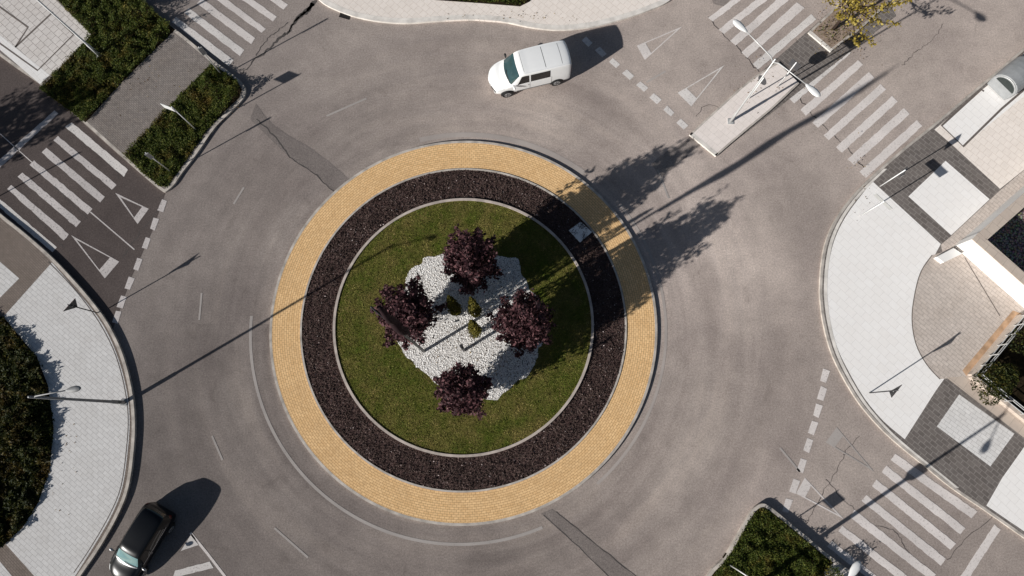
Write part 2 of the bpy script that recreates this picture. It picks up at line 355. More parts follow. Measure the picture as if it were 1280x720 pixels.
# darker western arm
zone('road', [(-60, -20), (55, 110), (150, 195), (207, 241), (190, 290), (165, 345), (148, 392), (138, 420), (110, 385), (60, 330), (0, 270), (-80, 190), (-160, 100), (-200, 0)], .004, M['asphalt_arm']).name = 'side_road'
def rpath(pts, jit=1.2, sub=6):
    s_ = smooth(pts, sub); return [(x+random.uniform(-jit, jit), y+random.uniform(-jit, jit)) for x, y in s_]
zone('asphalt_patch', rpath([(320, 130), (345, 158), (395, 190), (418, 208), (437, 224)], .6)+rpath([(418, 240), (395, 218), (362, 196), (335, 170), (312, 148)], 1), .006, M['asphalt_patch'])
zone('asphalt_patch', [(676, 642), (690, 636), (795, 722), (840, 760), (815, 765), (765, 722)], .006, M['asphalt_patch'])
zone('asphalt_patch', rpath([(815, 205), (832, 190), (850, 181), (868, 168)], .8)+[(880, 178)]+rpath([(862, 192), (845, 208), (825, 222)], .8), .006, M['asphalt_patch'])
zone('asphalt_patch', [(885, -12), (892, 5), (905, 8), (925, -14)], .005, M['asphalt_patch'])
def crack(pts, w, jit=1.5, taper=True):
    p = rpath(pts, jit, 7); wp = [P(x, y, .009) for x, y in p]; bm = bmesh.new(); n_ = len(wp)
    L = []; Rr = []
    A0 = offs(wp, 0.0)
    for i in range(n_):
        a = A0[max(0, i-1)]; b_ = A0[min(n_-1, i+1)]; t = (b_-a).normalized() if (b_-a).length > 0 else Vector((1, 0))
        wd = (w if not hasattr(w, '__len__') else w[0]+(w[1]-w[0])*i/(n_-1))*random.uniform(.5, 1.2)*.5
        nn = Vector((-t.y, t.x)); L.append(A0[i]+nn*wd); Rr.append(A0[i]-nn*wd)
    va = [bm.verts.new((q.x, q.y, .009)) for q in L]; vb = [bm.verts.new((q.x, q.y, .009)) for q in Rr]
    for i in range(n_-1):
        f = bm.faces.new((va[i], va[i+1], vb[i+1], vb[i])); f.normal_update()
        if f.normal.z < 0: f.normal_flip()
    flat('road_crack', bm, M['tar'])
crack([(302, 92), (318, 75), (335, 62), (348, 48), (360, 40), (372, 22), (384, 14), (395, 0)], (.06, .26), 1.2)
crack([(320, 70), (333, 50), (348, 38), (360, 28)], .06, 1.0)
crack([(360, 42), (366, 30), (378, 18), (392, 4)], (.08, .28), .8)
crack([(870, 145), (889, 130), (935, 158), (955, 140)], .03)
crack([(885, 22), (910, 48), (934, 72), (948, 90)], .05)
crack([(990, 108), (1003, 128), (1022, 150), (1045, 172), (1065, 192), (1083, 215)], .05)
crack([(1128, 82), (1145, 65), (1165, 50), (1180, 30)], .03)
crack([(1008, 655), (1028, 618), (1050, 580), (1058, 562), (1075, 545)], .03)
crack([(1033, 600), (1060, 630), (1090, 655), (1120, 665), (1135, 690), (1165, 722)], .028)
crack([(680, 644), (730, 690), (762, 722)], .06, .6); crack([(695, 640), (745, 680), (800, 725)], .04, .6)
crack([(153, 322), (160, 312), (176, 290), (200, 262)], .04); crack([(320, 150), (345, 172), (362, 196), (392, 216), (418, 240)], .08)
crack([(85, 155), (130, 190), (150, 225)], .03); crack([(20, 238), (60, 290), (80, 310)], .03); crack([(42, 205), (70, 235), (110, 275)], .04)
crack([(1185, 700), (1210, 670), (1250, 640)], .03)
# ---------------------------------------------------------------- road markings
PZ = .012
def mark(name, quads, m, label=None):
    bm = bmesh.new()
    for q in quads: sheet(bm, px(q, PZ), PZ)
    return flat(name, bm, m)
def lerpq(q0, q1, n_):
    return [[(a[0]+(b_[0]-a[0])*i/(n_-1), a[1]+(b_[1]-a[1])*i/(n_-1)) for a, b_ in zip(q0, q1)] for i in range(n_)]
def rough_quad(q):
    """stripe whose edges are a little worn"""
    out = []
    for i in range(4):
        a, b_ = q[i], q[(i+1) % 4]; L = math.dist(a, b_); k = max(1, int(L/5))
        for j in range(k):
            t = j/k; e = .45 if j else .2
            out.append((a[0]+(b_[0]-a[0])*t+random.uniform(-e, e), a[1]+(b_[1]-a[1])*t+random.uniform(-e, e)))
    return out
stW = [[(90, 153), (160, 212), (155, 221), (81, 158)], [(72.5, 170), (145.7, 231), (140, 237), (66.7, 175.5)], [(58, 184.5), (131, 246), (125, 253), (52, 190.5)],
 [(42.5, 200.5), (115.5, 261), (109.5, 268), (37, 206)], [(28, 215.5), (101, 277), (95, 284), (22, 221)], [(13.7, 231), (86, 292.5), (80, 300.5), (9, 236)], [(-2, 247.5), (71, 309), (65.5, 315.5), (-8, 253)]]
for i, q in enumerate(stW): mark('crosswalk_stripe', [rough_quad(q)], M['paint'] if i in (0, 6) else M['paint_left'])
for q in [[(220, 21), (292, 75), (286, 82.5), (214.5, 27.5)], [(236, 10), (305.5, 62.5), (300, 70), (230, 16)], [(252, -2), (319, 47.5), (314, 55.5), (246, 4)], [(266, -14), (332.5, 36), (327, 41), (260, -8)],
          [(281, -27), (346, 21), (341, 27), (275, -20)], [(296, -42), (360, 6), (354.5, 12), (290, -34)], [(312, -55), (373, -9), (368, -3), (306, -48)]]:
    mark('crosswalk_stripe', [rough_quad(q)], M['paint'] if q[0][0] < 240 else M['paint_worn'])
for q in [[(885, 22.5), (930, -12), (937, -8), (891, 27)], [(898, 37), (956, -9), (964, -4), (905, 42.5)], [(912.5, 51), (982, -10), (992, -5), (919.5, 57)], [(927, 65.5), (996, 3), (1006, 10), (934, 72.5)], [(941, 80), (1014, 17.5), (1020.5, 24), (947.5, 87)]]:
    mark('crosswalk_stripe', [rough_quad(q)], M['paint_worn'] if q[0][0] < 930 else M['paint'])
for i, q in enumerate([[(986, 122.5), (1056, 60), (1064, 66), (992.5, 129.5)], [(1000.5, 137.5), (1072.5, 75), (1079, 81), (1007.5, 144.5)], [(1015.5, 153), (1086, 90), (1093, 97), (1022.5, 160)],
  [(1029.5, 169), (1100.5, 105), (1107.5, 112), (1036, 175.5)], [(1045, 184), (1115, 120), (1122, 127), (1052.5, 191)], [(1059, 199), (1130, 135), (1137, 142.5), (1067.5, 206)], [(1074.5, 214.5), (1146, 150), (1153, 157.5), (1082.5, 222.5)]]):
    mark('crosswalk_stripe', [rough_quad(q)], M['paint'] if i < 1 else M['paint_worn'])
for q in [[(1119, 567), (1221.5, 639.5), (1214, 648), (1113, 575)], [(1108, 582), (1207, 660), (1200.5, 668), (1102, 590)], [(1095.5, 599.5), (1195, 679.5), (1188, 687), (1090, 607.5)], [(1083, 618.5), (1182.5, 698.5), (1176, 707), (1077, 626)],
          [(1068, 637), (1170, 718), (1164, 726), (1062, 646)], [(1053, 657), (1156, 737), (1150, 745), (1048, 664)], [(1040, 676), (1143, 757), (1137, 764), (1034, 683)]]:
    mark('crosswalk_stripe', [rough_quad(q)], M['paint_worn'])
mark('stop_line', [rough_quad([(68, 138), (73, 142), (-20, 228), (-26, 222)])], M['paint_left'])
mark('stop_line', [rough_quad([(1243, 655.5), (1251, 662), (1197, 745), (1189, 738)])], M['paint_worn'])
def line(name, p, w, m):
    bm = bmesh.new(); ribbon(bm, px(p, PZ), -w/2, w/2, PZ); return flat(name, bm, m)
line('lane_line', [(113, 265), (168, 312)], .07, M['paint_left']); line('lane_line', [(0, 167), (40, 203)], .05, M['paint_worn'])
def giveway(apex, b0, b1, m):
    a, p, q = P(*apex, PZ), P(*b0, PZ), P(*b1, PZ); c_ = (a+p+q)/3; bm = bmesh.new()
    base = (p+q)/2; ax = (a-base).normalized(); h_ = (a-base).length
    lw, bw = .13, h_*.18
    ip = p+(q-p).normalized()*lw*1.25+ax*bw; iq = q+(p-q).normalized()*lw*1.25+ax*bw; ia = a-ax*lw*3.3
    for quad in ((p, q, iq, ip), (p, ip, ia, a), (q, a, ia, iq)): sheet(bm, quad, PZ)
    return flat('give_way_triangle', bm, m)
giveway((144, 241), (186, 261), (172, 280), M['paint_left']); giveway((89, 294), (149, 327), (131, 348), M['paint_left'])
giveway((853, 33), (796, 57), (806, 75), M['paint_worn']); giveway((906, 81), (847, 116), (864, 133), M['paint'])
giveway((1093, 590), (1046, 534), (1032, 553), M['paint_faint']); giveway((1055, 649), (1006, 597), (995, 617), M['paint_worn'])
def dash(c_, d, L, W, m):
    c0 = P(c_[0], c_[1], PZ); a = (P(c_[0]+d[0], c_[1]+d[1], PZ)-c0).normalized(); b_ = Vector((-a.y, a.x, 0)); bm = bmesh.new()
    j = lambda: random.uniform(-.03, .03)
    sheet(bm, [c0+a*(L/2+j())+b_*(W/2+j()), c0-a*(L/2+j())+b_*(W/2+j()), c0-a*(L/2+j())-b_*(W/2+j()), c0+a*(L/2+j())-b_*(W/2+j())], PZ); flat('give_way_dash', bm, m)
for c_, d in zip([(203, 257), (193, 280), (183, 304), (172, 330), (162, 354), (152, 377), (146, 396)], [(-8, 22)]*7): dash(c_, d, .68, .33, M['paint_left'])
for c_ in [(734, 52), (751, 65), (768, 79), (785, 93.5), (802.5, 108), (819, 123), (836, 139), (853, 155)]: dash(c_, (17, 15), .62, .38, M['paint'])
for c_ in [(1031, 470), (1028, 492), (1022, 513), (1016, 535), (1010, 557), (1002.5, 582), (993, 608), (984, 632)]: dash(c_, (-7, 23), .72, .36, M['paint_worn'])
for p in [[(408, 145), (458, 123)], [(292, 255), (305, 234)], [(343, 660), (385, 697)], [(822, 212), (836, 248)], [(252, 366), (249, 400)], [(265, 545), (278, 575)], [(808, 103), (832, 89)], [(975, 560), (1000, 590)]]: line('lane_line', p, .11, M['paint_faint'])
def arc(r0, a0, a1, w, m, cx=RC.x, cy=RC.y, name='edge_line'):
    p = [(cx+r0*math.cos(R(a0+(a1-a0)*i/60)), cy+r0*math.sin(R(a0+(a1-a0)*i/60))) for i in range(61)]; bm = bmesh.new(); ribbon(bm, p, -w/2, w/2, PZ-.003); flat(name, bm, m)
arc(RO+1.0, 178, 292, .16, M['paint_faint'], RC.x-.1, RC.y+.05); arc(RO+.42, 52, 104, .3, M['dust']); arc(RO+.5, -50, 38, .16, M['dust'])
mark('crosswalk_stripe', [rough_quad([(240, 667), (249, 681), (226, 689), (229, 684)])], M['paint']); mark('crosswalk_stripe', [rough_quad([(216, 722), (219, 713), (262, 702), (267, 710)])], M['paint'])
mark('crosswalk_stripe', [rough_quad([(205, 752), (208, 743), (280, 724), (285, 733)])], M['paint'])
line('lane_line', [(238, 666), (260, 693), (290, 732)], .13, M['paint_worn'])
# ---------------------------------------------------------------- raised pavements
def block(name, poly, z, m, sm=False):
    p = px(poly, z); p = smooth(p, 3, True) if sm else p; bm = bmesh.new(); prism(bm, p, -.005, z); return tag(bobj(name, bm, m), kind='structure')
def kerb(path, z, m, w=.15, side=1, k=5):
    p = smooth(px(path, z), k) if k else px(path, z); bm = bmesh.new(); ribbon(bm, p, -.01*side, w*side, -.006, z+.006)
    o = bobj('kerb', bm, m); return tag(o, kind='structure')
def lines(pls, z, w, m=None, name='paving_joint'):
    for pl in pls:
        bm = bmesh.new(); ribbon(bm, px(pl, z), -w/2, w/2, z); flat(name, bm, m or M['joint'])
# north-west block
ZN = .15
nw_edge = [(-90, -10), (-40, 32), (0, 70), (55, 109), (108, 156), (150, 194), (183, 223), (203, 239), (209, 238), (217, 231), (228, 215), (245, 193), (268, 160), (288, 140), (303, 124), (307, 113), (303, 104), (293, 95), (265, 74), (226, 42), (195, 18), (165, -8), (110, -60)]
block('pavement', nw_edge+[(-60, -120)], ZN, M['cobble_path'])
kerb(nw_edge[:9], ZN, M['kerb'], .16, 1, 3); kerb(nw_edge[8:], ZN, M['kerb'], .17, 1, 4)
zone('pavement_light_slabs', [(-70, -2), (-6, 55), (50, 104), (80, 80), (114, 43), (74, 4), (30, -40), (-60, -100)], ZN+.004, M['slab_light'])
zone('pavement_border_strip', [(-70, 0), (-6, 57), (50, 105), (62, 94), (0, 44), (-62, -10)], ZN+.008, M['slab_white'])
lines([[(-20, 40), (47, 88), (92, 43), (43, -4)], [(-4, 6), (35, 34), (19, 59)], [(19, 59), (66, 15)]], ZN+.012, .10)
# southwest pavement
ZS = .20
sw_edge = [(-60, 216), (0, 267), (30, 291), (62, 319), (90, 348), (115, 377), (135, 405), (152, 440), (163, 480), (168, 520), (167, 560), (160, 610), (145, 648), (122, 688), (100, 720), (70, 765)]
block('pavement', sw_edge+[(-120, 800), (-140, 216)], ZS, M['cobble_brown'])
kerb(sw_edge, ZS, M['kerb'], .16, -1, 5)
lines([smooth([(60, 327), (88, 356), (110, 383), (128, 410), (144, 443), (155, 482), (160, 520), (158, 560), (151, 608), (137, 643), (114, 683), (92, 716)], 4)], ZS+.012, .04)
zone('pavement_light_slabs', smooth([(65, 328), (90, 357), (113, 384), (131, 410), (146, 443), (157, 481), (162, 520), (160, 560), (153, 609), (139, 645), (116, 685), (94, 720), (86, 735)], 4)+[(50, 728), (7, 680), (-20, 620), (-20, 420), (5, 395)], ZS+.004, M['slab_left'])
zone('pavement_light_slabs', [(-60, 276), (0, 327), (24, 348), (-2, 374), (-60, 430)], ZS+.004, M['slab_left'])
zone('pavement_light_slabs', [(-60, 660), (0, 702), (18, 724), (30, 760), (-60, 760)], ZS+.004, M['slab_left'])
# north pavement
n_edge = [(360, -60), (385, -18), (402, 2), (425, 14), (450, 22), (480, 27), (510, 28.5), (545, 26), (590, 24), (630, 27), (665, 34), (700, 37), (740, 33), (780, 23), (815, 11), (840, -2), (880, -40)]
block('pavement', n_edge+[(860, -110), (380, -110)], ZN, M['slab_pink'])
kerb(n_edge, ZN, M['kerb_white'], .3, 1, 5)
zone('planting_bed', [(540, -30), (543, 0), (600, 4), (650, 8), (662, 2), (690, -30)], ZN+.006, M['soil'])
# central reservation, north-east
zone('traffic_island_base', [(862, 168), (895, 195), (1120, 20), (1085, -40), (1060, -5)], .02, M['cobble_dark'])
block('traffic_island', [(862, 168), (895, 195), (930, 165), (965, 136), (999, 104), (972, 78), (940, 98), (900, 133)], ZN, M['island_slab'])
kerb([(862, 168), (895, 195)], ZN, M['kerb_white'], .2, 1, 0); kerb([(895, 195), (930, 165), (965, 136), (999, 104)], ZN, M['kerb'], .1, 1, 3); kerb([(972, 78), (940, 98), (900, 133), (862, 168)], ZN, M['kerb'], .1, 1, 3)
block('traffic_island', [(1013, 38), (1041, 62), (1072, 40), (1180, -60), (1130, -110), (1045, 8)], .13, M['tan_soil'])
kerb([(1041, 62), (1013, 38)], .13, M['kerb_white'], .2, 1, 0); kerb([(1041, 62), (1078, 34), (1180, -60)], .13, M['kerb'], .12, 1, 0)
kerb([(1130, -110), (1045, 8), (1013, 38)], .13, M['kerb'], .12, 1, 0)
# east pavement
ZE = .15
e_edge = [(1340, 10), (1280, 60), (1240, 94), (1165, 157), (1135, 181), (1100, 211), (1070, 240), (1047, 270), (1033, 300), (1027, 330), (1025, 360), (1026, 380), (1029, 402), (1037, 434), (1050, 464), (1072, 501), (1097, 531), (1120, 553), (1153, 580), (1190, 610), (1230, 637), (1280, 672), (1350, 722)]
block('pavement', e_edge+[(1500, 722), (1500, -100), (1400, -60)], ZE, M['cobble_dark'])
kerb(e_edge, ZE, M['kerb'], .13, 1, 4); 
zone('pavement_kerb_band', [(x+(8 if 150 < y < 700 else 0)*.6, y) for x, y in smooth(e_edge[5:20], 3)]+[(x+9, y) for x, y in smooth(e_edge[5:20], 3)][::-1], ZE+.011, M['kerb_white'])
zone('pavement_white_slabs', smooth([(1091, 227), (1079, 241), (1057, 271), (1043, 300), (1036, 330), (1034, 360), (1035, 380), (1038, 402), (1046, 433), (1059, 461), (1080, 497), (1104, 526), (1131, 549)], 3)+[(1170, 488), (1180, 474), (1160, 440), (1150, 380), (1165, 325), (1176, 305)], ZE+.004, M['slab_white'])
zone('pavement_white_slabs', [(1135.5, 245.5), (1182, 201), (1237, 249), (1189, 294)], ZE+.004, M['slab_white'])
zone('pavement_pink_slabs', [(1168, 162), (1189, 180), (1250, 236), (1300, 196), (1400, 110), (1400, -10), (1340, 18), (1280, 68), (1240, 102)], ZE+.004, M['slab_pink'])
zone('container_bay', [(1177, 157), (1228, 113), (1300, 50), (1330, 80), (1204, 182)], ZE+.008, M['slab_white'])
lines([[(1230, 114), (1226, 112), (1177, 157), (1204, 183), (1252, 136), (1300, 95)], [(1235, 105), (1300, 48)]], ZE+.013, .13)
zone('pavement_light_slabs', [(1171, 533), (1199, 493), (1268, 542), (1238, 583)], ZE+.004, M['slab_left'])
zone('pavement_light_slabs', [(1233, 632), (1253, 597), (1290, 545), (1400, 620), (1340, 706), (1280, 664)], ZE+.004, M['slab_white'])
zone('pavement_tan_strip', [(1176, 306), (1189, 295), (1250, 238), (1330, 170), (1330, 190), (1193, 310), (1179, 320)], ZE+.008, M['slab_tan'])
zone('pavement_tan_blocks', smooth([(1165, 319), (1151, 340), (1143, 370), (1140, 400), (1145, 430), (1158, 455), (1175, 474)], 4)+[(1211, 470), (1264, 402), (1290, 395), (1200, 308), (1179, 315)], ZE+.012, M['slab_tan'])
lines([smooth([(1165, 319), (1151, 340), (1143, 370), (1140, 400), (1145, 430), (1158, 455), (1175, 474)], 4), [(1206, 322), (1250, 395)]], ZE+.016, .05)
zone('rust_stain_strip', [(1266, 388), (1277, 392), (1208, 470), (1203, 463)], ZE+.016, M['rust'])
zone('pavement_tan_strip', [(1183, 472), (1211, 470), (1300, 545), (1290, 555)], ZE+.013, M['coping'])
zone('yard_gravel', [(1222, 305), (1330, 405), (1420, 300), (1330, 200)], ZE+.010, M['pebble'])
zone('garden_soil', [(1268, 402), (1216, 470), (1330, 565), (1420, 560), (1420, 402)], ZE+.014, M['soil'])
# south-east bed island
ZI = .26
se_edge = [(850, 780), (885, 719), (903, 700), (911, 688), (930, 655), (941, 637), (952, 630), (963, 634), (989, 655), (1012, 674), (1036, 694), (1070, 719), (1130, 765)]
block('traffic_island', se_edge+[(1000, 900)], ZI, M['soil'])
kerb(se_edge, ZI, M['kerb'], .16, -1, 4)
zone('traffic_island_base', [(1043, 703), (1070, 719), (1085, 735), (1040, 760), (1030, 715)], ZI+.004, M['slab_pink'])
# ---------------------------------------------------------------- the roundabout
def ring(name, r0, r1, z0, z1, m, n_=160, c0=RC):
    bm = bmesh.new(); rows = []
    for r_, z in ((r1, z0), (r1, z1), (r0, z1), (r0, z0)):
        rows.append([bm.verts.new((c0.x+r_*math.cos(6.2831853*i/n_), c0.y+r_*math.sin(6.2831853*i/n_), z)) for i in range(n_)])
    for a, b_ in zip(rows, rows[1:]):
        for i in range(n_): bm.faces.new((a[i], a[(i+1) % n_], b_[(i+1) % n_], b_[i]))
    return tag(bobj(name, bm, m), kind='structure')
def disc(name, r1, z, m):
    bm = bmesh.new(); sheet(bm, [(RC.x+r1*math.cos(6.2831853*i/160), RC.y+r1*math.sin(6.2831853*i/160)) for i in range(160)], z); return flat(name, bm, m)
ring('kerb', RO-.14, RO, -.005, .135, M['kerb']); ring('roundabout_apron', RM+.10, RO-.14, -.005, .13, M['apron'])
ring('kerb', RM, RM+.10, -.005, .17, M['kerb']); disc('mulch_bed', RM+.01, .12, M['mulch']); ring('kerb', RG-.02, RG+.12, 0, .26, M['kerb_ring'])
disc('lawn', RG, .20, M['lawn'])
# mulch chips
N = 42000; a_ = rng.uniform(0, 6.2832, N); r_ = np.sqrt(rng.uniform((RG+.15)**2, (RM-.02)**2, N))
X, Y = RC.x+r_*np.cos(a_), RC.y+r_*np.sin(a_)
Z = .13+.05*np.clip(pnoise(X, Y, 2.0)+.5, 0, 1)+rng.uniform(0, .03, N)
V, Fc = leaves(np.stack([X, Y, Z], 1), np.full(N, .065), .9, .7, .6); tag(arr('bark_mulch', V, Fc, M['chip']), 'dark brown bark mulch filling the ring around the lawn', kind='stuff')
# grass
gravel_px = [(546, 317), (512, 340), (500, 378), (497, 418), (508, 446), (530, 466), (560, 492), (610, 498), (645, 481), (668, 455), (678, 420), (675, 380), (655, 350), (645, 326), (600, 318)]
gp = [(p[0]+.16*noise.noise(Vector((p[0]*1.7, p[1]*1.7, 0)))*2, p[1]+.16*noise.noise(Vector((p[0]*1.7, p[1]*1.7, 5)))*2) for p in smooth(px(gravel_px, .2), 8, True)]; bm = bmesh.new(); sheet(bm, gp, .215); flat('gravel_bed', bm, M['gravel'])
N = 60000; a_ = rng.uniform(0, 6.2832, N); r_ = np.sqrt(rng.uniform(0, (RG-.03)**2, N)); X, Y = RC.x+r_*np.cos(a_), RC.y+r_*np.sin(a_)
k = ~inside(gp, X, Y); X, Y = X[k], Y[k]; N = len(X)
ang = rng.uniform(0, 6.2832, N); h_ = rng.uniform(.02, .06, N); lx, ly = rng.normal(0, .05, N), rng.normal(0, .05, N); wd = .018
B0 = np.stack([X, Y, np.full(N, .2)], 1); dv = np.stack([np.cos(ang)*wd, np.sin(ang)*wd, np.zeros(N)], 1); tip = B0+np.stack([lx, ly, h_], 1)
tag(arr('grass', np.stack([B0-dv, B0+dv, tip], 1).reshape(-1, 3), np.arange(3*N).reshape(-1, 3), M['blade']), 'green and straw coloured lawn grass on the roundabout island', kind='stuff')
# white stones
X, Y = scatter(gp, 150); N = len(X); keep = pnoise(X, Y, 1.5, 3) < .55; X, Y = X[keep], Y[keep]; N = len(X)
octa = np.array([(1, 0, 0), (0, 1, 0), (-1, 0, 0), (0, -1, 0), (0, 0, 1), (0, 0, -.4)], float); of = np.array([(0, 1, 4), (1, 2, 4), (2, 3, 4), (3, 0, 4), (1, 0, 5), (2, 1, 5), (3, 2, 5), (0, 3, 5)])
s_ = rng.uniform(.02, .052, (N, 1, 3)); s_[:, :, 2] *= .38; th = rng.uniform(0, 6.28, N); V = octa[None]*s_; c_, q_ = np.cos(th)[:, None], np.sin(th)[:, None]
V = np.stack([V[:, :, 0]*c_-V[:, :, 1]*q_, V[:, :, 0]*q_+V[:, :, 1]*c_, V[:, :, 2]], 2)+np.stack([X, Y, np.full(N, .225)], 1)[:, None, :]
tag(arr('white_gravel', V.reshape(-1, 3), (of[None]+6*np.arange(N)[:, None, None]).reshape(-1, 3), M['stone']), 'white decorative stones spread in the middle of the lawn', kind='stuff')
bm = bmesh.new(); prism(bm, px([(711, 288), (726, 277), (740, 290), (725, 303)], .18), .1, .18)
tag(bobj('concrete_slab', bm, M['wall_white']), 'pale square concrete slab lying in the dark mulch ring', 'slab')
def rock(bm):
    r0 = bmesh.ops.create_icosphere(bm, subdivisions=2, radius=.16)['verts']; c_ = P(618, 397, .3)
    for v in r0: v.co = Vector((v.co.x*1.1, v.co.y*.8, v.co.z*1.2))*(1+.35*noise.noise(v.co*9))+c_
tag(T('boulder', rock, M['stone']), 'small white boulder standing on the shaded gravel', 'rock')
# ---------------------------------------------------------------- plants
def plum_mesh(seed, hgt=6.5, rad=1.6, nleaf=8000, nb=64, leaf=.16, z0=.75, spike=1.0, full=.5):
    random.seed(seed); bw = bmesh.new(); tube(bw, [(0, 0, -.1), (.03, .02, z0*.5), (0, 0, z0)], [.11, .09, .075], 8)
    C = []; 
    for i in range(nb):
        az = i*2.39996+random.uniform(-.3, .3); q = math.sqrt((i+.5)/nb); sp = q*rad*random.uniform(.62, 1.22); zc = z0+(hgt-z0)*.42; dome = math.sqrt(max(0, 1-q**2)); top = (zc+(hgt-zc)*dome*random.uniform(.8, 1.05)) if i % 5 < 3 else (zc-(zc-z0)*dome*random.uniform(.3, .9)); top += random.uniform(-.5, .65)*spike*(1 if i % 5 < 3 else .5)
        s0 = Vector((0, 0, z0+random.uniform(-.3, .7)*(1-q*.5))); e = Vector((math.cos(az)*sp, math.sin(az)*sp, top)); m1 = s0.lerp(e, .45)+Vector((math.cos(az), math.sin(az), 0))*sp*.22
        pts = [s0, s0.lerp(m1, .55), m1, m1.lerp(e, .5)+Vector((random.uniform(-.1, .1), random.uniform(-.1, .1), 0)), e]
        tube(bw, pts, [.04, .032, .024, .015, .006], 5, False)
        for j in range(int(nleaf/nb)):
            t = random.random()**.6; k = t*3.999; a, f = int(k), k % 1; p = pts[a].lerp(pts[a+1], f)
            w_ = .21*(1.12-t)+.04; C.append(p+Vector((random.gauss(0, w_), random.gauss(0, w_), random.gauss(0, w_*.8))))
    if full:
        zc, rz = (z0+hgt)/2, (hgt-z0)/2; o3 = seed*3.7; k = 0
        while k < nleaf*full:
            x, y, z = random.uniform(-1, 1), random.uniform(-1, 1), random.uniform(-1, 1)
            rr = math.hypot(x, y)/(max(.05, 1-abs(z)**2.6)**.5)
            if rr > 1: continue
            p = Vector((x*rad*.88, y*rad*.88, zc+z*rz*.93))
            if noise.noise(p*1.3+Vector((o3, 0, 0)))*1.3+.6*noise.noise(p*3.5) < (rr-.55)*1.1-.08: continue
            C.append(p); k += 1
    return bw, np.array([tuple(c) for c in C if c.z > z0-.1])
def tree(name, base, label, cat, mt, seed, rz=0, sc_=1.0, group=None, up=.3, leaf=.17, **kw):
    o = empty(name, base, rz, label, cat, group); o.scale = (sc_,)*3
    bw, C = plum_mesh(seed, leaf=leaf, **kw); bobj('trunk', bw, M['bark'], o, True)
    V, Fc = leaves(C, np.full(len(C), leaf), up, .6, .5); arr('crown', V, Fc, mt, o); return o
G = 'purple plum trees on the roundabout island'
tree('plum_tree', P(592, 342, .2), 'purple-leaved plum tree on the island nearest the white van', 'tree', M['plum'], 3, .3, 1.0, G, hgt=6.7, rad=1.55)
tree('plum_tree', P(520, 402, .2), 'purple-leaved plum tree on the west side of the white gravel', 'tree', M['plum'], 8, 2.1, 1.0, G, hgt=6.2, rad=1.7, nb=54)
tree('plum_tree', P(654, 413, .2), 'purple-leaved plum tree on the east side of the white gravel', 'tree', M['plum'], 13, 4.0, 1.0, G, hgt=6.5, rad=1.6, nb=72)
tree('plum_tree', P(583, 492, .2), 'purple-leaved plum tree at the south end of the white gravel', 'tree', M['plum'], 21, 5.2, 1.0, G, hgt=6.0, rad=1.45, nb=50, full=.35)
def cypress(base, label, h, r0, seed):
    o = empty('conifer', base, 0, label, 'conifer', 'small conifers in the middle of the gravel'); random.seed(seed)
    T('trunk', lambda b_: tube(b_, [(0, 0, -.05), (0, 0, h*.9)], [.06, .01], 6), M['bark'], o)
    C = []
    for i in range(2600):
        t = random.random(); rr = r0*(math.sin(min(1, t*3.2+.25)*1.57))*(1-t)**.6*random.uniform(.6, 1.08)*(1+.18*math.sin(t*25+seed)); a = random.uniform(0, 6.283)
        C.append((rr*math.cos(a), rr*math.sin(a), .15+t*(h-.1)))
    V, Fc = leaves(np.array(C), np.full(len(C), .10), .5, .5, .5); arr('crown', V, Fc, M['conifer'], o)
cypress(P(571, 391, .2), 'small pointed green conifer, westernmost of the three on the gravel', 5.3, .36, 1)
cypress(P(595, 393, .2), 'small pointed green conifer between the other two conifers and the van side plum tree', 5.3, .36, 2)
cypress(P(595, 417, .2), 'small pointed green conifer, southernmost of the three on the gravel', 5.0, .36, 3)
tree('maple_tree', P(1042, 36, .13), 'sparse yellow-green tree on the traffic island beside the crosswalk', 'tree', M['maple'], 31, .5, 1.0, None, .6, leaf=.15, hgt=6.3, rad=3.1, nleaf=3000, nb=38, z0=2.2, full=0)
tree('street_tree', (P(-175, 262)), 'broad tree beyond the west pavement casting shade on the road', 'tree', M['hedge_dark'], 41, 0, 1.15, None, hgt=6.5, rad=2.2, nleaf=7000, nb=34, full=.3)
def bed(name, label, poly, z, hfun, dens, leaf=.11, m='hedge', cat='ground cover'):
    p = [tuple(q) for q in px(poly, z)]; X, Y = scatter(p, dens); N = len(X)
    nz = pnoise(X, Y, .55, 5); n2 = pnoise(X, Y, 1.9, 9); n3 = pnoise(X, Y, 5.0, 2)
    hh = hfun(X, Y)*np.clip(.5+1.1*nz+1.1*n2+.5*n3, .06, 1.8)
    Z = z+hh*rng.uniform(.45, 1, N)**.7
    X2 = X+rng.normal(0, .05, N); Y2 = Y+rng.normal(0, .05, N)
    V, Fc = leaves(np.stack([X2, Y2, Z], 1), np.full(N, leaf), .35, .5, .6)
    tag(arr(name, V, Fc, M[m]), label, kind='stuff')
def near(px_, py_, rad, amp, base):
    c_ = P(px_, py_)
    return lambda X, Y: base+amp*np.exp(-((X-c_.x)**2+(Y-c_.y)**2)/rad**2)
def multi(base, L):
    cs = [(P(x, y), r_, a) for x, y, r_, a in L]
    return lambda X, Y: base+sum(a*np.exp(-((X-c.x)**2+(Y-c.y)**2)/r_**2) for c, r_, a in cs)
hedge1 = [(50, 111), (78, 82), (114, 43), (72, 0), (30, -50), (100, -110), (178, 2), (219, 37), (180, 75), (150, 105), (107, 153)]
hedge2 = [(156, 194), (168, 180), (218, 126), (264, 80), (296, 101), (302, 112), (299, 122), (283, 137), (260, 161), (239, 191), (223, 214), (209, 233), (200, 233), (180, 217)]
zone('bed_soil', hedge1, ZN+.01, M['soil']); zone('bed_soil', hedge2, ZN+.01, M['soil'])
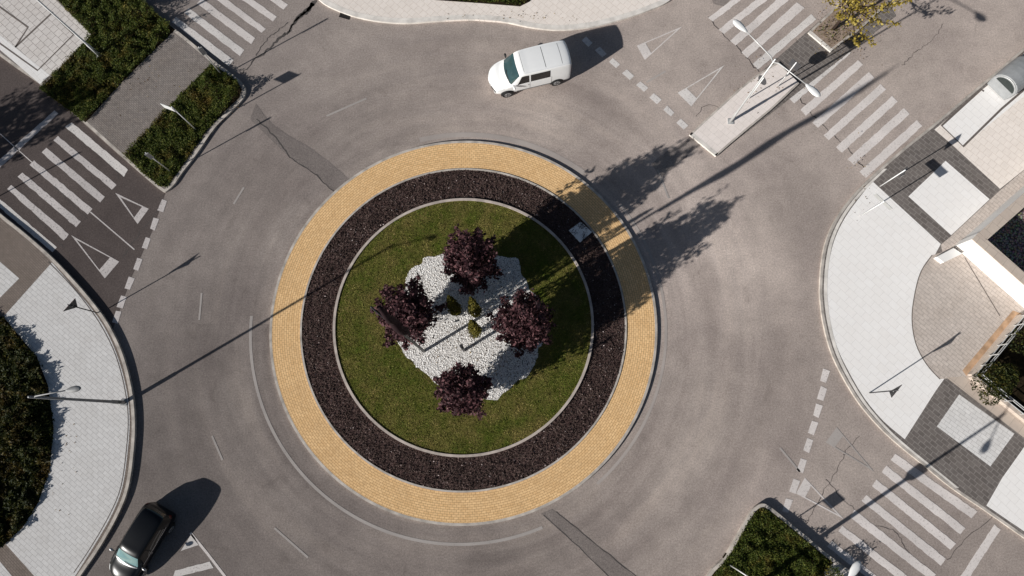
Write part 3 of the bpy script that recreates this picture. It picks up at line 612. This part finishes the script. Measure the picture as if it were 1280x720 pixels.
bed('shrub_bed', 'dark green shrub bed between the light slabs and the grey path', hedge1, ZN+.01, multi(.28, [(200, 10, 2.0, .65), (228, 32, 1.2, .4), (110, 30, 2, .2)]), 1500, .08)
bed('shrub_bed', 'kerbed shrub bed between the grey path and the roundabout lane', hedge2, ZN+.01, multi(.22, [(280, 96, 1.3, .65), (298, 116, .9, .4)]), 1500, .08)
sw_bush = [(5, 397), (24, 420), (46, 446), (60, 482), (67, 535), (62, 588), (48, 628), (28, 660), (5, 681), (-60, 715), (-80, 380)]
zone('bed_soil', sw_bush, ZS+.01, M['soil'])
bed('shrub_bed', 'dark rounded mass of shrubs at the west edge beside the curved pavement', sw_bush, ZS+.01, multi(.36, [(5, 540, 2.5, .45)]), 900, .13, 'hedge_dark')
se_bed = [(890, 722), (915, 688), (934, 655), (944, 641), (953, 635), (962, 640), (988, 661), (1010, 680), (1034, 700), (1050, 720), (1090, 780), (1000, 850), (860, 780)]
bed('shrub_bed', 'triangular shrub bed inside the kerbed island by the south-east crosswalk', se_bed, ZI+.004, multi(.22, [(1040, 716, 1.6, .6), (1015, 690, 1.0, .2)]), 1500, .08)
bed('shrub_bed', 'thin strip of dry planting on the pavement beyond the white van', [(545, -25), (547, -1), (600, 2), (652, 6), (664, -2), (680, -25)], ZN+.01, near(600, 0, 5, .05, .2), 500)
bed('shrub_bed', 'low dry tufts around the foot of the yellow-green tree', [(1020, 38), (1041, 58), (1080, 30), (1055, 8)], .14, near(1040, 40, 1, .1, .12), 60, .1)
def shrub(base, r0, label, m='hedge_dark', nl=5000):
    o = empty('garden_shrub', base, 0, label, 'shrub'); C = []
    T('stem', lambda b_: tube(b_, [(0, 0, -.05), (0, 0, r0*.8)], [.06, .03], 6), M['bark'], o)
    lob = [(random.gauss(0, r0*.4), random.gauss(0, r0*.4), r0*random.uniform(.7, 1.3), r0*random.uniform(.35, .6)) for _ in range(12)]
    for i in range(nl):
        l_ = random.choice(lob); v = Vector((random.gauss(0, 1), random.gauss(0, 1), random.gauss(0, 1))).normalized()*l_[3]*random.uniform(.8, 1.05); C.append((l_[0]+v.x, l_[1]+v.y, max(.05, l_[2]+v.z)))
    V, Fc = leaves(np.array(C), np.full(nl, .10), .3, .6, .5); arr('crown', V, Fc, M[m], o)
shrub(P(1232, 478, ZE), 1.05, 'round dark green shrub behind the corner of the garden railing')
shrub(P(1300, 440, ZE), 1.4, 'large dark shrub deep in the shaded garden at the east edge')
# fallen leaves and litter
C = []
for (x, y, sx, sy, k) in [(1050, 45, 40, 30, 260), (950, 110, 40, 35, 60), (1075, 225, 14, 60, 40), (290, 120, 18, 25, 50), (170, 100, 60, 60, 60), (640, 22, 90, 6, 60), (80, 570, 20, 60, 25), (600, 440, 70, 50, 160)]:
    for i in range(k):
        q = P(random.gauss(x, sx*.5), random.gauss(y, sy*.5)); C.append((q.x, q.y, .245 if 430 < y+0 < 450 else .225 if x < 120 and y > 300 else .17))
V, Fc = leaves(np.array(C), np.full(len(C), .075), 1.2, .6, .5); tag(arr('fallen_leaves', V, Fc, M['litter']), 'scattered dry fallen leaves and litter', kind='stuff')
# ---------------------------------------------------------------- lamps, signs, poles
def yaw_of(dx, dy, x=640, y=400):
    d = PD(dx, dy, x, y); return math.atan2(d.y, d.x)
def head(parent, L, z, a, k_=1.0, m='white_paint'):
    """cobra lamp head at the end of an arm pointing along angle a"""
    d = Vector((math.cos(a), math.sin(a), 0)); rot = Matrix.Rotation(a, 3, 'Z')
    def f(bm):
        st = [(x_*k_, r_*k_) for x_, r_ in [(0, .06), (.12, .09), (.35, .17), (.6, .19), (.8, .14), (.9, .05)]]; rings = []
        for x, r0 in st: rings.append([bm.verts.new(rot @ Vector((x, math.cos(k/10*6.2832)*r0, math.sin(k/10*6.2832)*r0*.45))+d*L+Vector((0, 0, z))) for k in range(10)])
        for p, q in zip(rings, rings[1:]):
            for k in range(10): bm.faces.new((p[k], p[(k+1) % 10], q[(k+1) % 10], q[k]))
        bm.faces.new(rings[0]); bm.faces.new(rings[-1][::-1])
    h_ = T('lamp_head', f, M[m], parent, True)
    T('lens', lambda bm: box(bm, d*(L+.5*k_)+Vector((0, 0, z-.085*k_)), (.42*k_, .2*k_, .03), rot), M['lens'], h_)
def lamp(px_, py_, z, hgt, arms, label, armL=2.1, rad=.085, m='steel', group=None, hk=1.0):
    o = empty('street_lamp', P(px_, py_, z), 0, label, 'street lamp', group)
    T('base_plate', lambda b_: box(b_, (0, 0, .02), (.34, .34, .04)), M[m], o)
    T('pole', lambda b_: tube(b_, [(0, 0, 0), (0, 0, 1.2), (0, 0, 1.25), (0, 0, hgt)], [rad*1.5, rad*1.4, rad*1.1, rad*.7], 10), M[m], o, True)
    T('access_door', lambda b_: box(b_, (rad*1.45, 0, .6), (.02, .1, .3)), M['seam'], o)
    for a in arms:
        d = Vector((math.cos(a), math.sin(a), 0))
        T('arm', lambda b_: tube(b_, [Vector((0, 0, hgt-.35)), Vector((0, 0, hgt-.1))+d*.25, Vector((0, 0, hgt))+d*armL*.55, Vector((0, 0, hgt+.1))+d*armL], [.04, .035, .03, .026], 7), M[m], o, True)
        head(o, armL-.03, hgt+.1, a, hk, 'white_paint' if m != 'steel_mid' else m)
    return o
ax = yaw_of(84, 74, 978, 66)
lamp(913, 152, ZN, 7.4, [ax, ax+math.pi], 'white double-armed street lamp on the paved traffic island', 1.95, .055, 'steel')
lamp(155, 503, ZS, 7.9, [yaw_of(55, -9, 60, 492)], 'grey single-armed street lamp on the west kerb beside the dark shrubs', 1.7, .075, 'steel_mid', None, .75)
ax = yaw_of(-55, 83, 1000, 720)
lamp(952, 724, ZI, 7.5, [ax, ax+math.pi], 'double-armed street lamp in the south-east shrub bed', 1.95, .09, 'white_paint')
lamp(124, 69, ZN, 8.2, [yaw_of(-50, 60, 100, 60)], 'tall white street lamp standing in the north-west shrub bed', 2.0, .06, 'white_paint')
def sign(px_, py_, z, hgt, kind, face, label, bw=.6, bh=.6, m_front='blue', shift=0, group=None, pole='steel', name='traffic_sign', top=0.04, pr=.032):
    """face: image direction the board looks to"""
    a = yaw_of(face[0], face[1], px_, py_); o = empty(name, P(px_, py_, z), a, label, 'traffic sign', group)
    T('pole', lambda b_: tube(b_, [(0, 0, -.02), (0, 0, hgt)], pr, 8), M[pole], o, True)
    zc = hgt-top-bh/2
    def outline(s=1.0):
        if kind == 'round': return [(shift+bw/2*s*math.cos(k*.2618), zc+bh/2*s*math.sin(k*.2618)) for k in range(24)]
        if kind == 'yield': return [(shift-bw/2*s, zc+bh*.33*s), (shift+bw/2*s, zc+bh*.33*s), (shift, zc-bh*.6*s)]
        return [(shift-bw/2*s, zc-bh/2*s), (shift+bw/2*s, zc-bh/2*s), (shift+bw/2*s, zc+bh/2*s), (shift-bw/2*s, zc+bh/2*s)]
    def plate(x0, x1, pts):
        def f(bm):
            A_ = [bm.verts.new((x0, y, zz)) for y, zz in pts]; B_ = [bm.verts.new((x1, y, zz)) for y, zz in pts]; bm.faces.new(A_); bm.faces.new(B_[::-1]); k = len(pts)
            for i in range(k): bm.faces.new((A_[i], A_[(i+1) % k], B_[(i+1) % k], B_[i]))
        return f
    bd = T('sign_board', plate(.035, .055, outline()), M['white_paint' if m_front == 'white_paint' else 'board_grey' if m_front == 'board_grey' else 'sign_back'], o)
    if kind == 'yield':
        T('border', plate(.057, .062, outline(.97)), M['red'], bd); T('field', plate(.064, .068, outline(.66)), M['white_paint'], bd)
    else:
        T('border', plate(.057, .062, outline(.97)), M['white_paint'], bd); T('field', plate(.064, .068, outline(.88)), M[m_front], bd)
        if kind == 'round': T('arrow', plate(.07, .074, [(shift+x*bw, zc+y*bh) for x, y in [(-.26, .22), (-.18, .3), (.12, 0), (.24, .12), (.24, -.26), (-.14, -.26), (-.02, -.14)]]), M['white_paint'], bd)
        elif kind == 'cross': T('triangle', plate(.07, .074, [(shift-bw*.34, zc-bh*.3), (shift+bw*.34, zc-bh*.3), (shift, zc+bh*.34)]), M['white_paint'], bd)
    T('clamp', lambda b_: box(b_, (.02, 0, zc), (.05, .09, .05)), M['steel'], o)
    return o
sign(245, 162, ZN, 3.1, 'panel', (-5, 10), 'white panel road sign on a thin pole in the kerbed north-west bed', .72, .5, 'white_paint', -.33, pole='white_paint')
sign(277, 93, ZN, 3.2, 'panel', (50, 85), 'edge-on road sign at the northern tip of the kerbed north-west bed', .25, .75, 'board_grey')
sign(213, 214, ZN, 2.9, 'panel', (50, 85), 'thin road sign near the southern corner of the kerbed north-west bed', .22, .7, 'board_grey')
sign(-52, 270, ZS, 3.3, 'panel', (50, 80), 'road sign standing on the pavement west of the zebra crossing', .6, .5, 'blue')
sign(122, 391, ZS, 2.75, 'yield', (-70, -60), 'triangular give way sign on the west kerb seen from behind', .9, .8, pole='steel_dark')
sign(1087, 491, ZE, 2.95, 'yield', (70, 60), 'triangular give way sign on the curved white pavement', .9, .8, pole='steel_dark')
sign(936, 123, ZN, 2.6, 'round', (82, -57), 'round keep right sign seen edge-on in the middle of the traffic island', .62, .62, pole='white_paint')
sign(972, 108, ZN, 2.9, 'cross', (60, -60), 'blue and white crossing sign at the crosswalk end of the traffic island', .62, .62, pole='white_paint')
sign(1100, 233, ZE, 2.75, 'cross', (60, 30), 'blue and white square sign where dark cobbles meet white paving', .55, .5, pole='white_paint')
sign(1075, 270, ZE, 2.75, 'panel', (60, -60), 'wide white panel sign on the curved white pavement corner', 1.15, .3, 'board_grey', pole='white_paint')
sign(912, 706, ZI, 3.1, 'panel', (-9, 11), 'white panel road sign in the south-east triangular shrub bed', .6, .45, 'white_paint', .3, pole='white_paint')
# second sunlit lamp just south of the frame: shorter lantern post
o = empty('lantern_post', P(945, 728, ZI), 0, 'short thick lantern post in the south-east shrub bed', 'lamp post')
T('pole', lambda b_: tube(b_, [(0, 0, 0), (0, 0, 4.4)], [.10, .075], 10), M['steel'], o, True)
T('lantern', lambda b_: tube(b_, [(0, 0, 4.4), (0, 0, 4.55), (0, 0, 4.95), (0, 0, 5.05)], [.1, .27, .3, .12], 14), M['white_paint'], o, True)
# tall mast with a furled flag
o = empty('flagpole', P(530, 439, .2), 0, 'very tall grey flagpole rising beside the western plum tree', 'flagpole')
T('pole', lambda b_: tube(b_, [(0, 0, 0), (0, 0, 8), (0, 0, 15.2)], [.085, .06, .035], 10), M['steel_dark'], o, True)
def furl(bm):
    pts = []; rr = []
    for i in range(24):
        t = i/23; pts.append((.16+.05*math.sin(t*9), .06*math.sin(t*14), 7.0+t*7.7)); rr.append(.05+.16*math.sin(min(1, t*2.6)*1.57)*(1-.72*max(0, t-.45)/.55)*(1+.12*math.sin(t*30)))
    tube(bm, pts, rr, 10)
T('flag', furl, M['flag'], o, True)
o = empty('metal_post', P(580, 438, .2), 0, 'plain dark metal post south-west of the small conifers', 'post')
T('pole', lambda b_: tube(b_, [(0, 0, 0), (0, 0, 2.3)], .085, 10), M['steel_dark'], o, True); T('cap', lambda b_: tube(b_, [(0, 0, 2.3), (0, 0, 2.36)], [.1, .05], 10), M['steel_dark'], o)
# drain
o = empty('drain_grate', P(431, 20, .015), yaw_of(14, 4, 431, 20), 'small dark iron drain grate against the north kerb', 'drain')
T('frame', lambda b_: box(b_, (0, 0, 0), (.66, .32, .02)), M['grate'], o)
for i in range(5): T('bar', lambda b_: box(b_, (-.24+.12*i, 0, .014), (.05, .26, .012)), M['grate'], o)
# ---------------------------------------------------------------- vehicles
def cr(a, b_, c_, d_, t): return .5*(2*b_+(c_-a)*t+(2*a-5*b_+4*c_-d_)*t*t+(3*b_-a-3*c_+d_)*t**3)
class Shell:
    def __init__(s, st, bow=()):
        s.X = [q[0] for q in st]; s.S = []
        for x, w_, bz, wr, zr in st:
            bz = min(bz, zr-.1); half = [(w_*.93, .24), (w_, .42), (w_+.005, .68 if bz > .8 else bz*.75), (w_-.02, bz), (wr+.01, zr-.10 if zr-bz > .3 else (zr+bz)/2), (wr-.10, zr-.025), (wr*.5, zr), (0, zr+.008)]
            s.S.append([Vector((x, y, z)) for y, z in half]+[Vector((x, -y, z)) for y, z in half[-2::-1]])
        for i, k in enumerate(bow):
            for v in s.S[i]: v.x -= k*(v.y/.9)**2
        s.nu, s.nv = len(s.S)-1, len(s.S[0])-1
    def ev(s, u, v):
        def row(i):
            r0 = s.S[max(0, min(s.nu, i))]; j = min(int(v), s.nv-1); t = v-j
            return cr(r0[max(0, j-1)], r0[j], r0[j+1], r0[min(s.nv, j+2)], t)
        i = min(int(u), s.nu-1); t = u-i
        return cr(row(i-1), row(i), row(i+1), row(i+2), t)
    def nrm(s, u, v):
        e = .02; a = s.ev(min(s.nu, u+e), v)-s.ev(max(0, u-e), v); b_ = s.ev(u, min(s.nv, v+e))-s.ev(u, max(0, v-e)); n_ = a.cross(b_)
        n_ = n_.normalized(); c_ = s.ev(u, v); 
        return n_ if n_.dot(Vector((0, c_.y, c_.z-.8))) >= 0 else -n_
    def body(s, name, m, parent, du=5, dv=4):
        bm = bmesh.new(); NU, NV = s.nu*du, s.nv*dv
        g = [[bm.verts.new(s.ev(i/du, j/dv)) for j in range(NV+1)] for i in range(NU+1)]
        for i in range(NU):
            for j in range(NV): bm.faces.new((g[i][j], g[i+1][j], g[i+1][j+1], g[i][j+1]))
        bm.faces.new(g[0]); bm.faces.new(g[-1][::-1])
        for i in range(NU): bm.faces.new((g[i][0], g[i][NV], g[i+1][NV], g[i+1][0]))
        return bobj(name, bm, m, parent, True)
    def patch(s, name, quad, m, parent, off=.006, nu=8, nv=8):
        """quad of (u,v) corners, bilinear"""
        bm = bmesh.new(); (a, b_, c_, d_) = [Vector((q[0], q[1])) for q in quad]; g = []
        for i in range(nu+1):
            r0 = []
            for j in range(nv+1):
                q = a.lerp(b_, i/nu).lerp(d_.lerp(c_, i/nu), j/nv); r0.append(bm.verts.new(s.ev(q.x, q.y)+s.nrm(q.x, q.y)*off))
            g.append(r0)
        for i in range(nu):
            for j in range(nv): bm.faces.new((g[i][j], g[i+1][j], g[i+1][j+1], g[i][j+1]))
        return bobj(name, bm, m, parent, True)
def wheel(parent, x, y, r0, sgn):
    w_ = empty('wheel', (x, y, r0)); w_.parent = parent
    def cyl(bm, rr, y0, y1, seg=20):
        A_ = [bm.verts.new((rr*math.cos(6.2832*k/seg), y0, rr*math.sin(6.2832*k/seg))) for k in range(seg)]; B_ = [bm.verts.new((rr*math.cos(6.2832*k/seg), y1, rr*math.sin(6.2832*k/seg))) for k in range(seg)]
        bm.faces.new(A_); bm.faces.new(B_[::-1])
        for k in range(seg): bm.faces.new((A_[k], A_[(k+1) % seg], B_[(k+1) % seg], B_[k]))
    T('tyre', lambda b_: cyl(b_, r0, -.1, .1), M['rubber'], w_); T('rim', lambda b_: cyl(b_, r0*.62, .0 if sgn > 0 else -.115, .115 if sgn > 0 else 0), M['rim'], w_)
    def sp(bm):
        for k in range(5):
            a = k*1.2566; box(bm, (math.cos(a)*r0*.3, sgn*.118, math.sin(a)*r0*.3), (.05, .012, r0*.55), Matrix.Rotation(-(a-1.5708), 3, 'Y'))
    T('spokes', sp, M['seam'], w_)
def arch(parent, x, y, r0, sgn):
    def f(bm):
        rr, seg = r0*1.2, 18; A_ = [bm.verts.new((x+rr*math.cos(math.pi*k/seg), y, r0+rr*math.sin(math.pi*k/seg)*.98)) for k in range(seg+1)]
        A_ += [bm.verts.new((x-rr, y, .24)), bm.verts.new((x+rr, y, .24))]; B_ = [bm.verts.new((v.co.x, y-sgn*.12, v.co.z)) for v in A_]; bm.faces.new(A_); bm.faces.new(B_[::-1]); k_ = len(A_)
        for i in range(k_): bm.faces.new((A_[i], A_[(i+1) % k_], B_[(i+1) % k_], B_[i]))
    T('wheel_arch', f, M['trim'], parent)
def mirror(parent, x, y, z, m, sgn):
    def f(bm):
        v = bmesh.ops.create_icosphere(bm, subdivisions=2, radius=1)['verts']
        for q in v: q.co = Vector((q.co.x*.07+x, q.co.y*.13+y+sgn*.14, q.co.z*.09+z))
    o = T('wing_mirror', f, M[m], parent, True); T('mirror_arm', lambda b_: box(b_, (x, y+sgn*.02, z-.04), (.05, .12, .04)), M['trim'], o)
# --- white van
van = empty('van', P(660.5, 95.5), yaw_of(-410, 98, 660, 90), 'white passenger van driving around the north side of the roundabout', 'van')
S = Shell([(-2.40, .80, 1.0, .66, 1.66), (-2.33, .90, 1.08, .76, 1.86), (-1.9, .94, 1.10, .80, 1.93), (-1.0, .95, 1.10, .81, 1.95), (.1, .95, 1.09, .80, 1.94), (.72, .95, 1.07, .77, 1.86), (1.50, .93, 1.02, .80, 1.16), (2.02, .89, .88, .70, .98), (2.34, .80, .72, .60, .80), (2.44, .68, .58, .50, .64)], [-.10, -.08, -.04, 0, 0, .06, .22, .30, .36, .36])
S.body('body', M['van'], van)
S.patch('windscreen', [(5.12, 4.45), (5.93, 4.05), (5.93, 9.95), (5.12, 9.55)], M['glass'], van, .008, 10, 12)
for v0, v1, sg in ((3.12, 3.88, 1), (10.88, 10.12, -1)):
    S.patch('side_window', [(4.15, v0), (5.45, v0), (4.95, v1), (4.15, v1)], M['glass_dark'], van)
    S.patch('side_window', [(2.95, v0), (4.02, v0), (4.02, v1), (2.95, v1)], M['glass_dark'], van)
    for u_ in (4.08, 2.85): S.patch('door_seam', [(u_, 1.2 if sg > 0 else 12.8), (u_+.018, 1.2 if sg > 0 else 12.8), (u_+.018, v0), (u_, v0)], M['seam'], van, .004, 1, 8)
    S.patch('door_handle', [(4.15, v0-.45*sg), (4.28, v0-.45*sg), (4.28, v0-.35*sg), (4.15, v0-.35*sg)], M['trim'], van, .02, 2, 2)
    S.patch('side_moulding', [(2.3, 1.0 if sg > 0 else 13.0), (5.5, 1.0 if sg > 0 else 13.0), (5.5, 1.3 if sg > 0 else 12.7), (2.3, 1.3 if sg > 0 else 12.7)], M['trim'], van, .012, 8, 2)
    S.patch('headlight', [(6.9, v0-.5*sg), (8.2, v0-.6*sg), (8.0, v0+.5*sg), (6.9, v0+.1*sg)], M['lens'], van, .008)
    S.patch('tail_light', [(.15, v0-.3*sg), (.75, v0-.3*sg), (.75, v0+.6*sg), (.15, v0+.6*sg)], M['red'], van, .008)
for u_ in (4.55, 3.15, 2.1): S.patch('roof_seam', [(u_, 5.2), (u_+.025, 5.2), (u_+.025, 8.8), (u_, 8.8)], M['seam'], van, .004, 1, 12)
S.patch('bumper', [(8.55, 1.1), (9, 1.1), (9, 12.9), (8.55, 12.9)], M['trim'], van, .012, 3, 12)
S.patch('wiper', [(5.90, 5.0), (5.96, 5.0), (5.80, 7.2), (5.76, 7.2)], M['trim'], van, .03, 1, 4)
for x in (1.52, -1.48):
    for sg in (1, -1): arch(van, x, sg*.962, .33, sg); wheel(van, x, sg*.90, .33, sg)
for sg in (1, -1): mirror(van, 1.15, sg*.93, 1.15, 'trim' if sg < 0 else 'van', sg)
# --- black hatchback
car = empty('car', P(183, 677), yaw_of(-52, 85, 177, 673), 'black hatchback driving away down the south-west arm', 'car')
S = Shell([(-2.08, .66, .72, .52, .92), (-2.0, .79, .86, .58, 1.10), (-1.72, .85, .92, .61, 1.38), (-1.0, .87, .94, .63, 1.48), (-.1, .87, .93, .62, 1.48), (.38, .87, .92, .60, 1.42), (1.02, .86, .90, .66, 1.03), (1.60, .83, .78, .64, .92), (1.95, .74, .66, .54, .78), (2.08, .58, .52, .42, .58)], [-.16, -.14, -.08, 0, 0, .05, .18, .26, .32, .32])
S.body('body', M['black_car'], car)
S.patch('windscreen', [(5.12, 4.4), (5.95, 4.1), (5.95, 9.9), (5.12, 9.6)], M['glass_lt'], car, .008, 10, 12)
S.patch('rear_window', [(.9, 4.5), (1.7, 4.6), (1.7, 9.4), (.9, 9.5)], M['glass_dark'], car, .008, 8, 10)
for v0, v1, sg in ((3.12, 3.88, 1), (10.88, 10.12, -1)):
    S.patch('side_window', [(4.02, v0), (5.6, v0), (5.0, v1), (4.02, v1)], M['glass_dark'], car)
    S.patch('side_window', [(2.5, v0), (3.92, v0), (3.92, v1), (2.8, v1)], M['glass_dark'], car)
    S.patch('window_trim', [(2.4, v0-.10*sg), (5.7, v0-.10*sg), (5.7, v0-.03*sg), (2.4, v0-.03*sg)], M['rim'], car, .008, 10, 1)
    S.patch('headlight', [(7.2, v0-.4*sg), (8.5, v0-.6*sg), (8.3, v0+.7*sg), (7.3, v0+.3*sg)], M['lens'], car, .008)
    S.patch('tail_light', [(.3, v0-.3*sg), (1.2, v0-.3*sg), (1.2, v0+.4*sg), (.3, v0+.5*sg)], M['tail'], car, .008)
    S.patch('door_handle', [(4.1, v0-.35*sg), (4.28, v0-.35*sg), (4.28, v0-.25*sg), (4.1, v0-.25*sg)], M['rim'], car, .02, 2, 2)
S.patch('bonnet_edge', [(6.02, 4.1), (6.12, 4.1), (6.12, 9.9), (6.02, 9.9)], M['rim'], car, .004, 1, 12)
S.patch('wiper', [(5.92, 5.0), (5.98, 5.0), (5.86, 7.2), (5.82, 7.2)], M['trim'], car, .03, 1, 4)
S.patch('grille', [(8.7, 5.2), (9, 5.2), (9, 8.8), (8.7, 8.8)], M['trim'], car, .01, 2, 6)
for x in (1.28, -1.25):
    for sg in (1, -1): arch(car, x, sg*.878, .31, sg); wheel(car, x, sg*.82, .31, sg)
for sg in (1, -1): mirror(car, .82, sg*.88, 1.0, 'rim', sg)
# ---------------------------------------------------------------- recycling containers
def container(px_, py_, label):
    o = empty('recycling_container', P(px_, py_, ZE), yaw_of(75, -64, px_, py_), label, 'container', 'grey recycling containers standing in a row in the kerbside bay')
    L, W_ = 1.9, .78
    def shell(bm, L0, L1, wd, z0, zt, n_=14):
        prof = [(wd*.9, z0), (wd, z0+.45)]+[(wd*math.cos(math.pi*k/n_), z0+.75+(zt-z0-.75)*math.sin(math.pi*k/n_)) for k in range(0, n_+1)]+[(-wd, z0+.45), (-wd*.9, z0)]
        xs = [L0, L0+.05, (L0*.7+L1*.3), (L0+L1)/2, (L0*.3+L1*.7), L1-.05, L1]; sc2 = [.93, 1, 1.03, 1.04, 1.03, 1, .93]; rows = []
        for x, s2 in zip(xs, sc2): rows.append([bm.verts.new((x, y*s2, z0+(z-z0)*(s2 if z > z0 else 1))) for y, z in prof])
        for a, b_ in zip(rows, rows[1:]):
            for k in range(len(prof)): bm.faces.new((a[k], a[(k+1) % len(prof)], b_[(k+1) % len(prof)], b_[k]))
        bm.faces.new(rows[0]); bm.faces.new(rows[-1][::-1])
    T('body', lambda b_: shell(b_, -L/2, L/2, W_, .08, 1.55), M['bin'], o)
    def endcap(bm):
        q = [(W_*.80*math.cos(math.pi*k/12), .85+.52*math.sin(math.pi*k/12)) for k in range(13)]; bm.faces.new([bm.verts.new((-L/2-.012, y, z)) for y, z in q])
        q2 = [bm.verts.new((-L/2-.004, y, z)) for y, z in q]; bm.faces.new(q2)
    T('opening_flap', endcap, M['bin_dark'], o)
    T('lid_rim', lambda b_: tube(b_, [(-L/2-.02, W_*.9*math.cos(math.pi*k/14), .83+.66*math.sin(math.pi*k/14)) for k in range(15)], .018, 6), M['steel'], o)
    T('lid_seam', lambda b_: box(b_, (0, -.33, 1.47), (L*.96, .025, .03)), M['seam'], o)
    for sx in (-1, 1):
        for sy in (-1, 1): T('foot', lambda b_: box(b_, (sx*.65, sy*.45, .04), (.14, .14, .08)), M['trim'], o)
container(1257, 104, 'grey domed recycling container at the open end of the kerbside bay')
container(1302, 67, 'grey domed recycling container behind the first, cut by the frame edge')
# ---------------------------------------------------------------- walls, railing
def wallbox(name, a, b_, th, z0, z1, m, label, cop=None, side=1, cat='wall'):
    A_, B_ = P(*a, z0), P(*b_, z0); o = empty(name, A_, 0, label, cat); path = [Vector((0, 0, 0)), B_-A_]
    bm = bmesh.new(); ribbon(bm, path, 0, th*side, 0, z1-z0); bobj('wall', bm, M[m], o)
    if cop:
        bm = bmesh.new(); ribbon(bm, path, -.03*side, (th+.03)*side, z1-z0+.002, z1-z0+.07); bobj('coping', bm, M[cop], o)
    return o
corner = P(1193, 308, ZE); e1 = P(1330, 430, ZE)
wallbox('garden_wall', (1193, 308), (1300, 403), .5, ZE, 1.75, 'wall_white', 'bright white wall with beige coping facing the road at the east edge', 'coping', 1)
q0 = P(1193, 308, ZE); q1 = P(1330, 188, ZE); dd = (q1-q0).normalized(); st = q0+dd*.56
o = empty('garden_wall', st, 0, 'shaded arm of the white wall running to the north-east corner', 'wall'); bm = bmesh.new(); ribbon(bm, [Vector((0, 0, 0)), q1-st], 0, -.5, 0, 1.6); bobj('wall', bm, M['wall_white'], o)
bm = bmesh.new(); ribbon(bm, [Vector((0, 0, 0)), q1-st], .03, -.53, 1.602, 1.67); bobj('coping', bm, M['coping'], o)
bm = bmesh.new(); prism(bm, px([(1171, 321), (1192, 310), (1203, 317), (1180, 328)], ZE+.35), ZE, ZE+.35)
tag(bobj('low_plinth', bm, M['wall_white']), 'low white plinth at the foot of the white wall corner', 'plinth')
def railing(a, b_, label, z0=ZE, hg=1.0, n_=6):
    A_, B_ = P(*a, z0), P(*b_, z0); D = B_-A_; o = empty('railing', A_, 0, label, 'railing')
    bm = bmesh.new(); ribbon(bm, [Vector((0, 0, 0)), D], -.12, .12, 0, .35); bobj('low_wall', bm, M['coping'], o)
    for h_ in (.6, 1.0, 1.2): T('rail', lambda b2: tube(b2, [Vector((0, 0, h_)), D+Vector((0, 0, h_))], .025, 6), M['steel'], o)
    for i in range(n_+1): T('post', lambda b2: tube(b2, [D*(i/n_)+Vector((0, 0, .3)), D*(i/n_)+Vector((0, 0, 1.2))], .03, 6), M['steel'], o)
railing((1211, 470), (1330, 566), 'grey metal railing on a low wall along the lower pavement edge')
railing((1211, 470), (1272, 396), 'grey metal railing on a low wall beside the tan block paving')
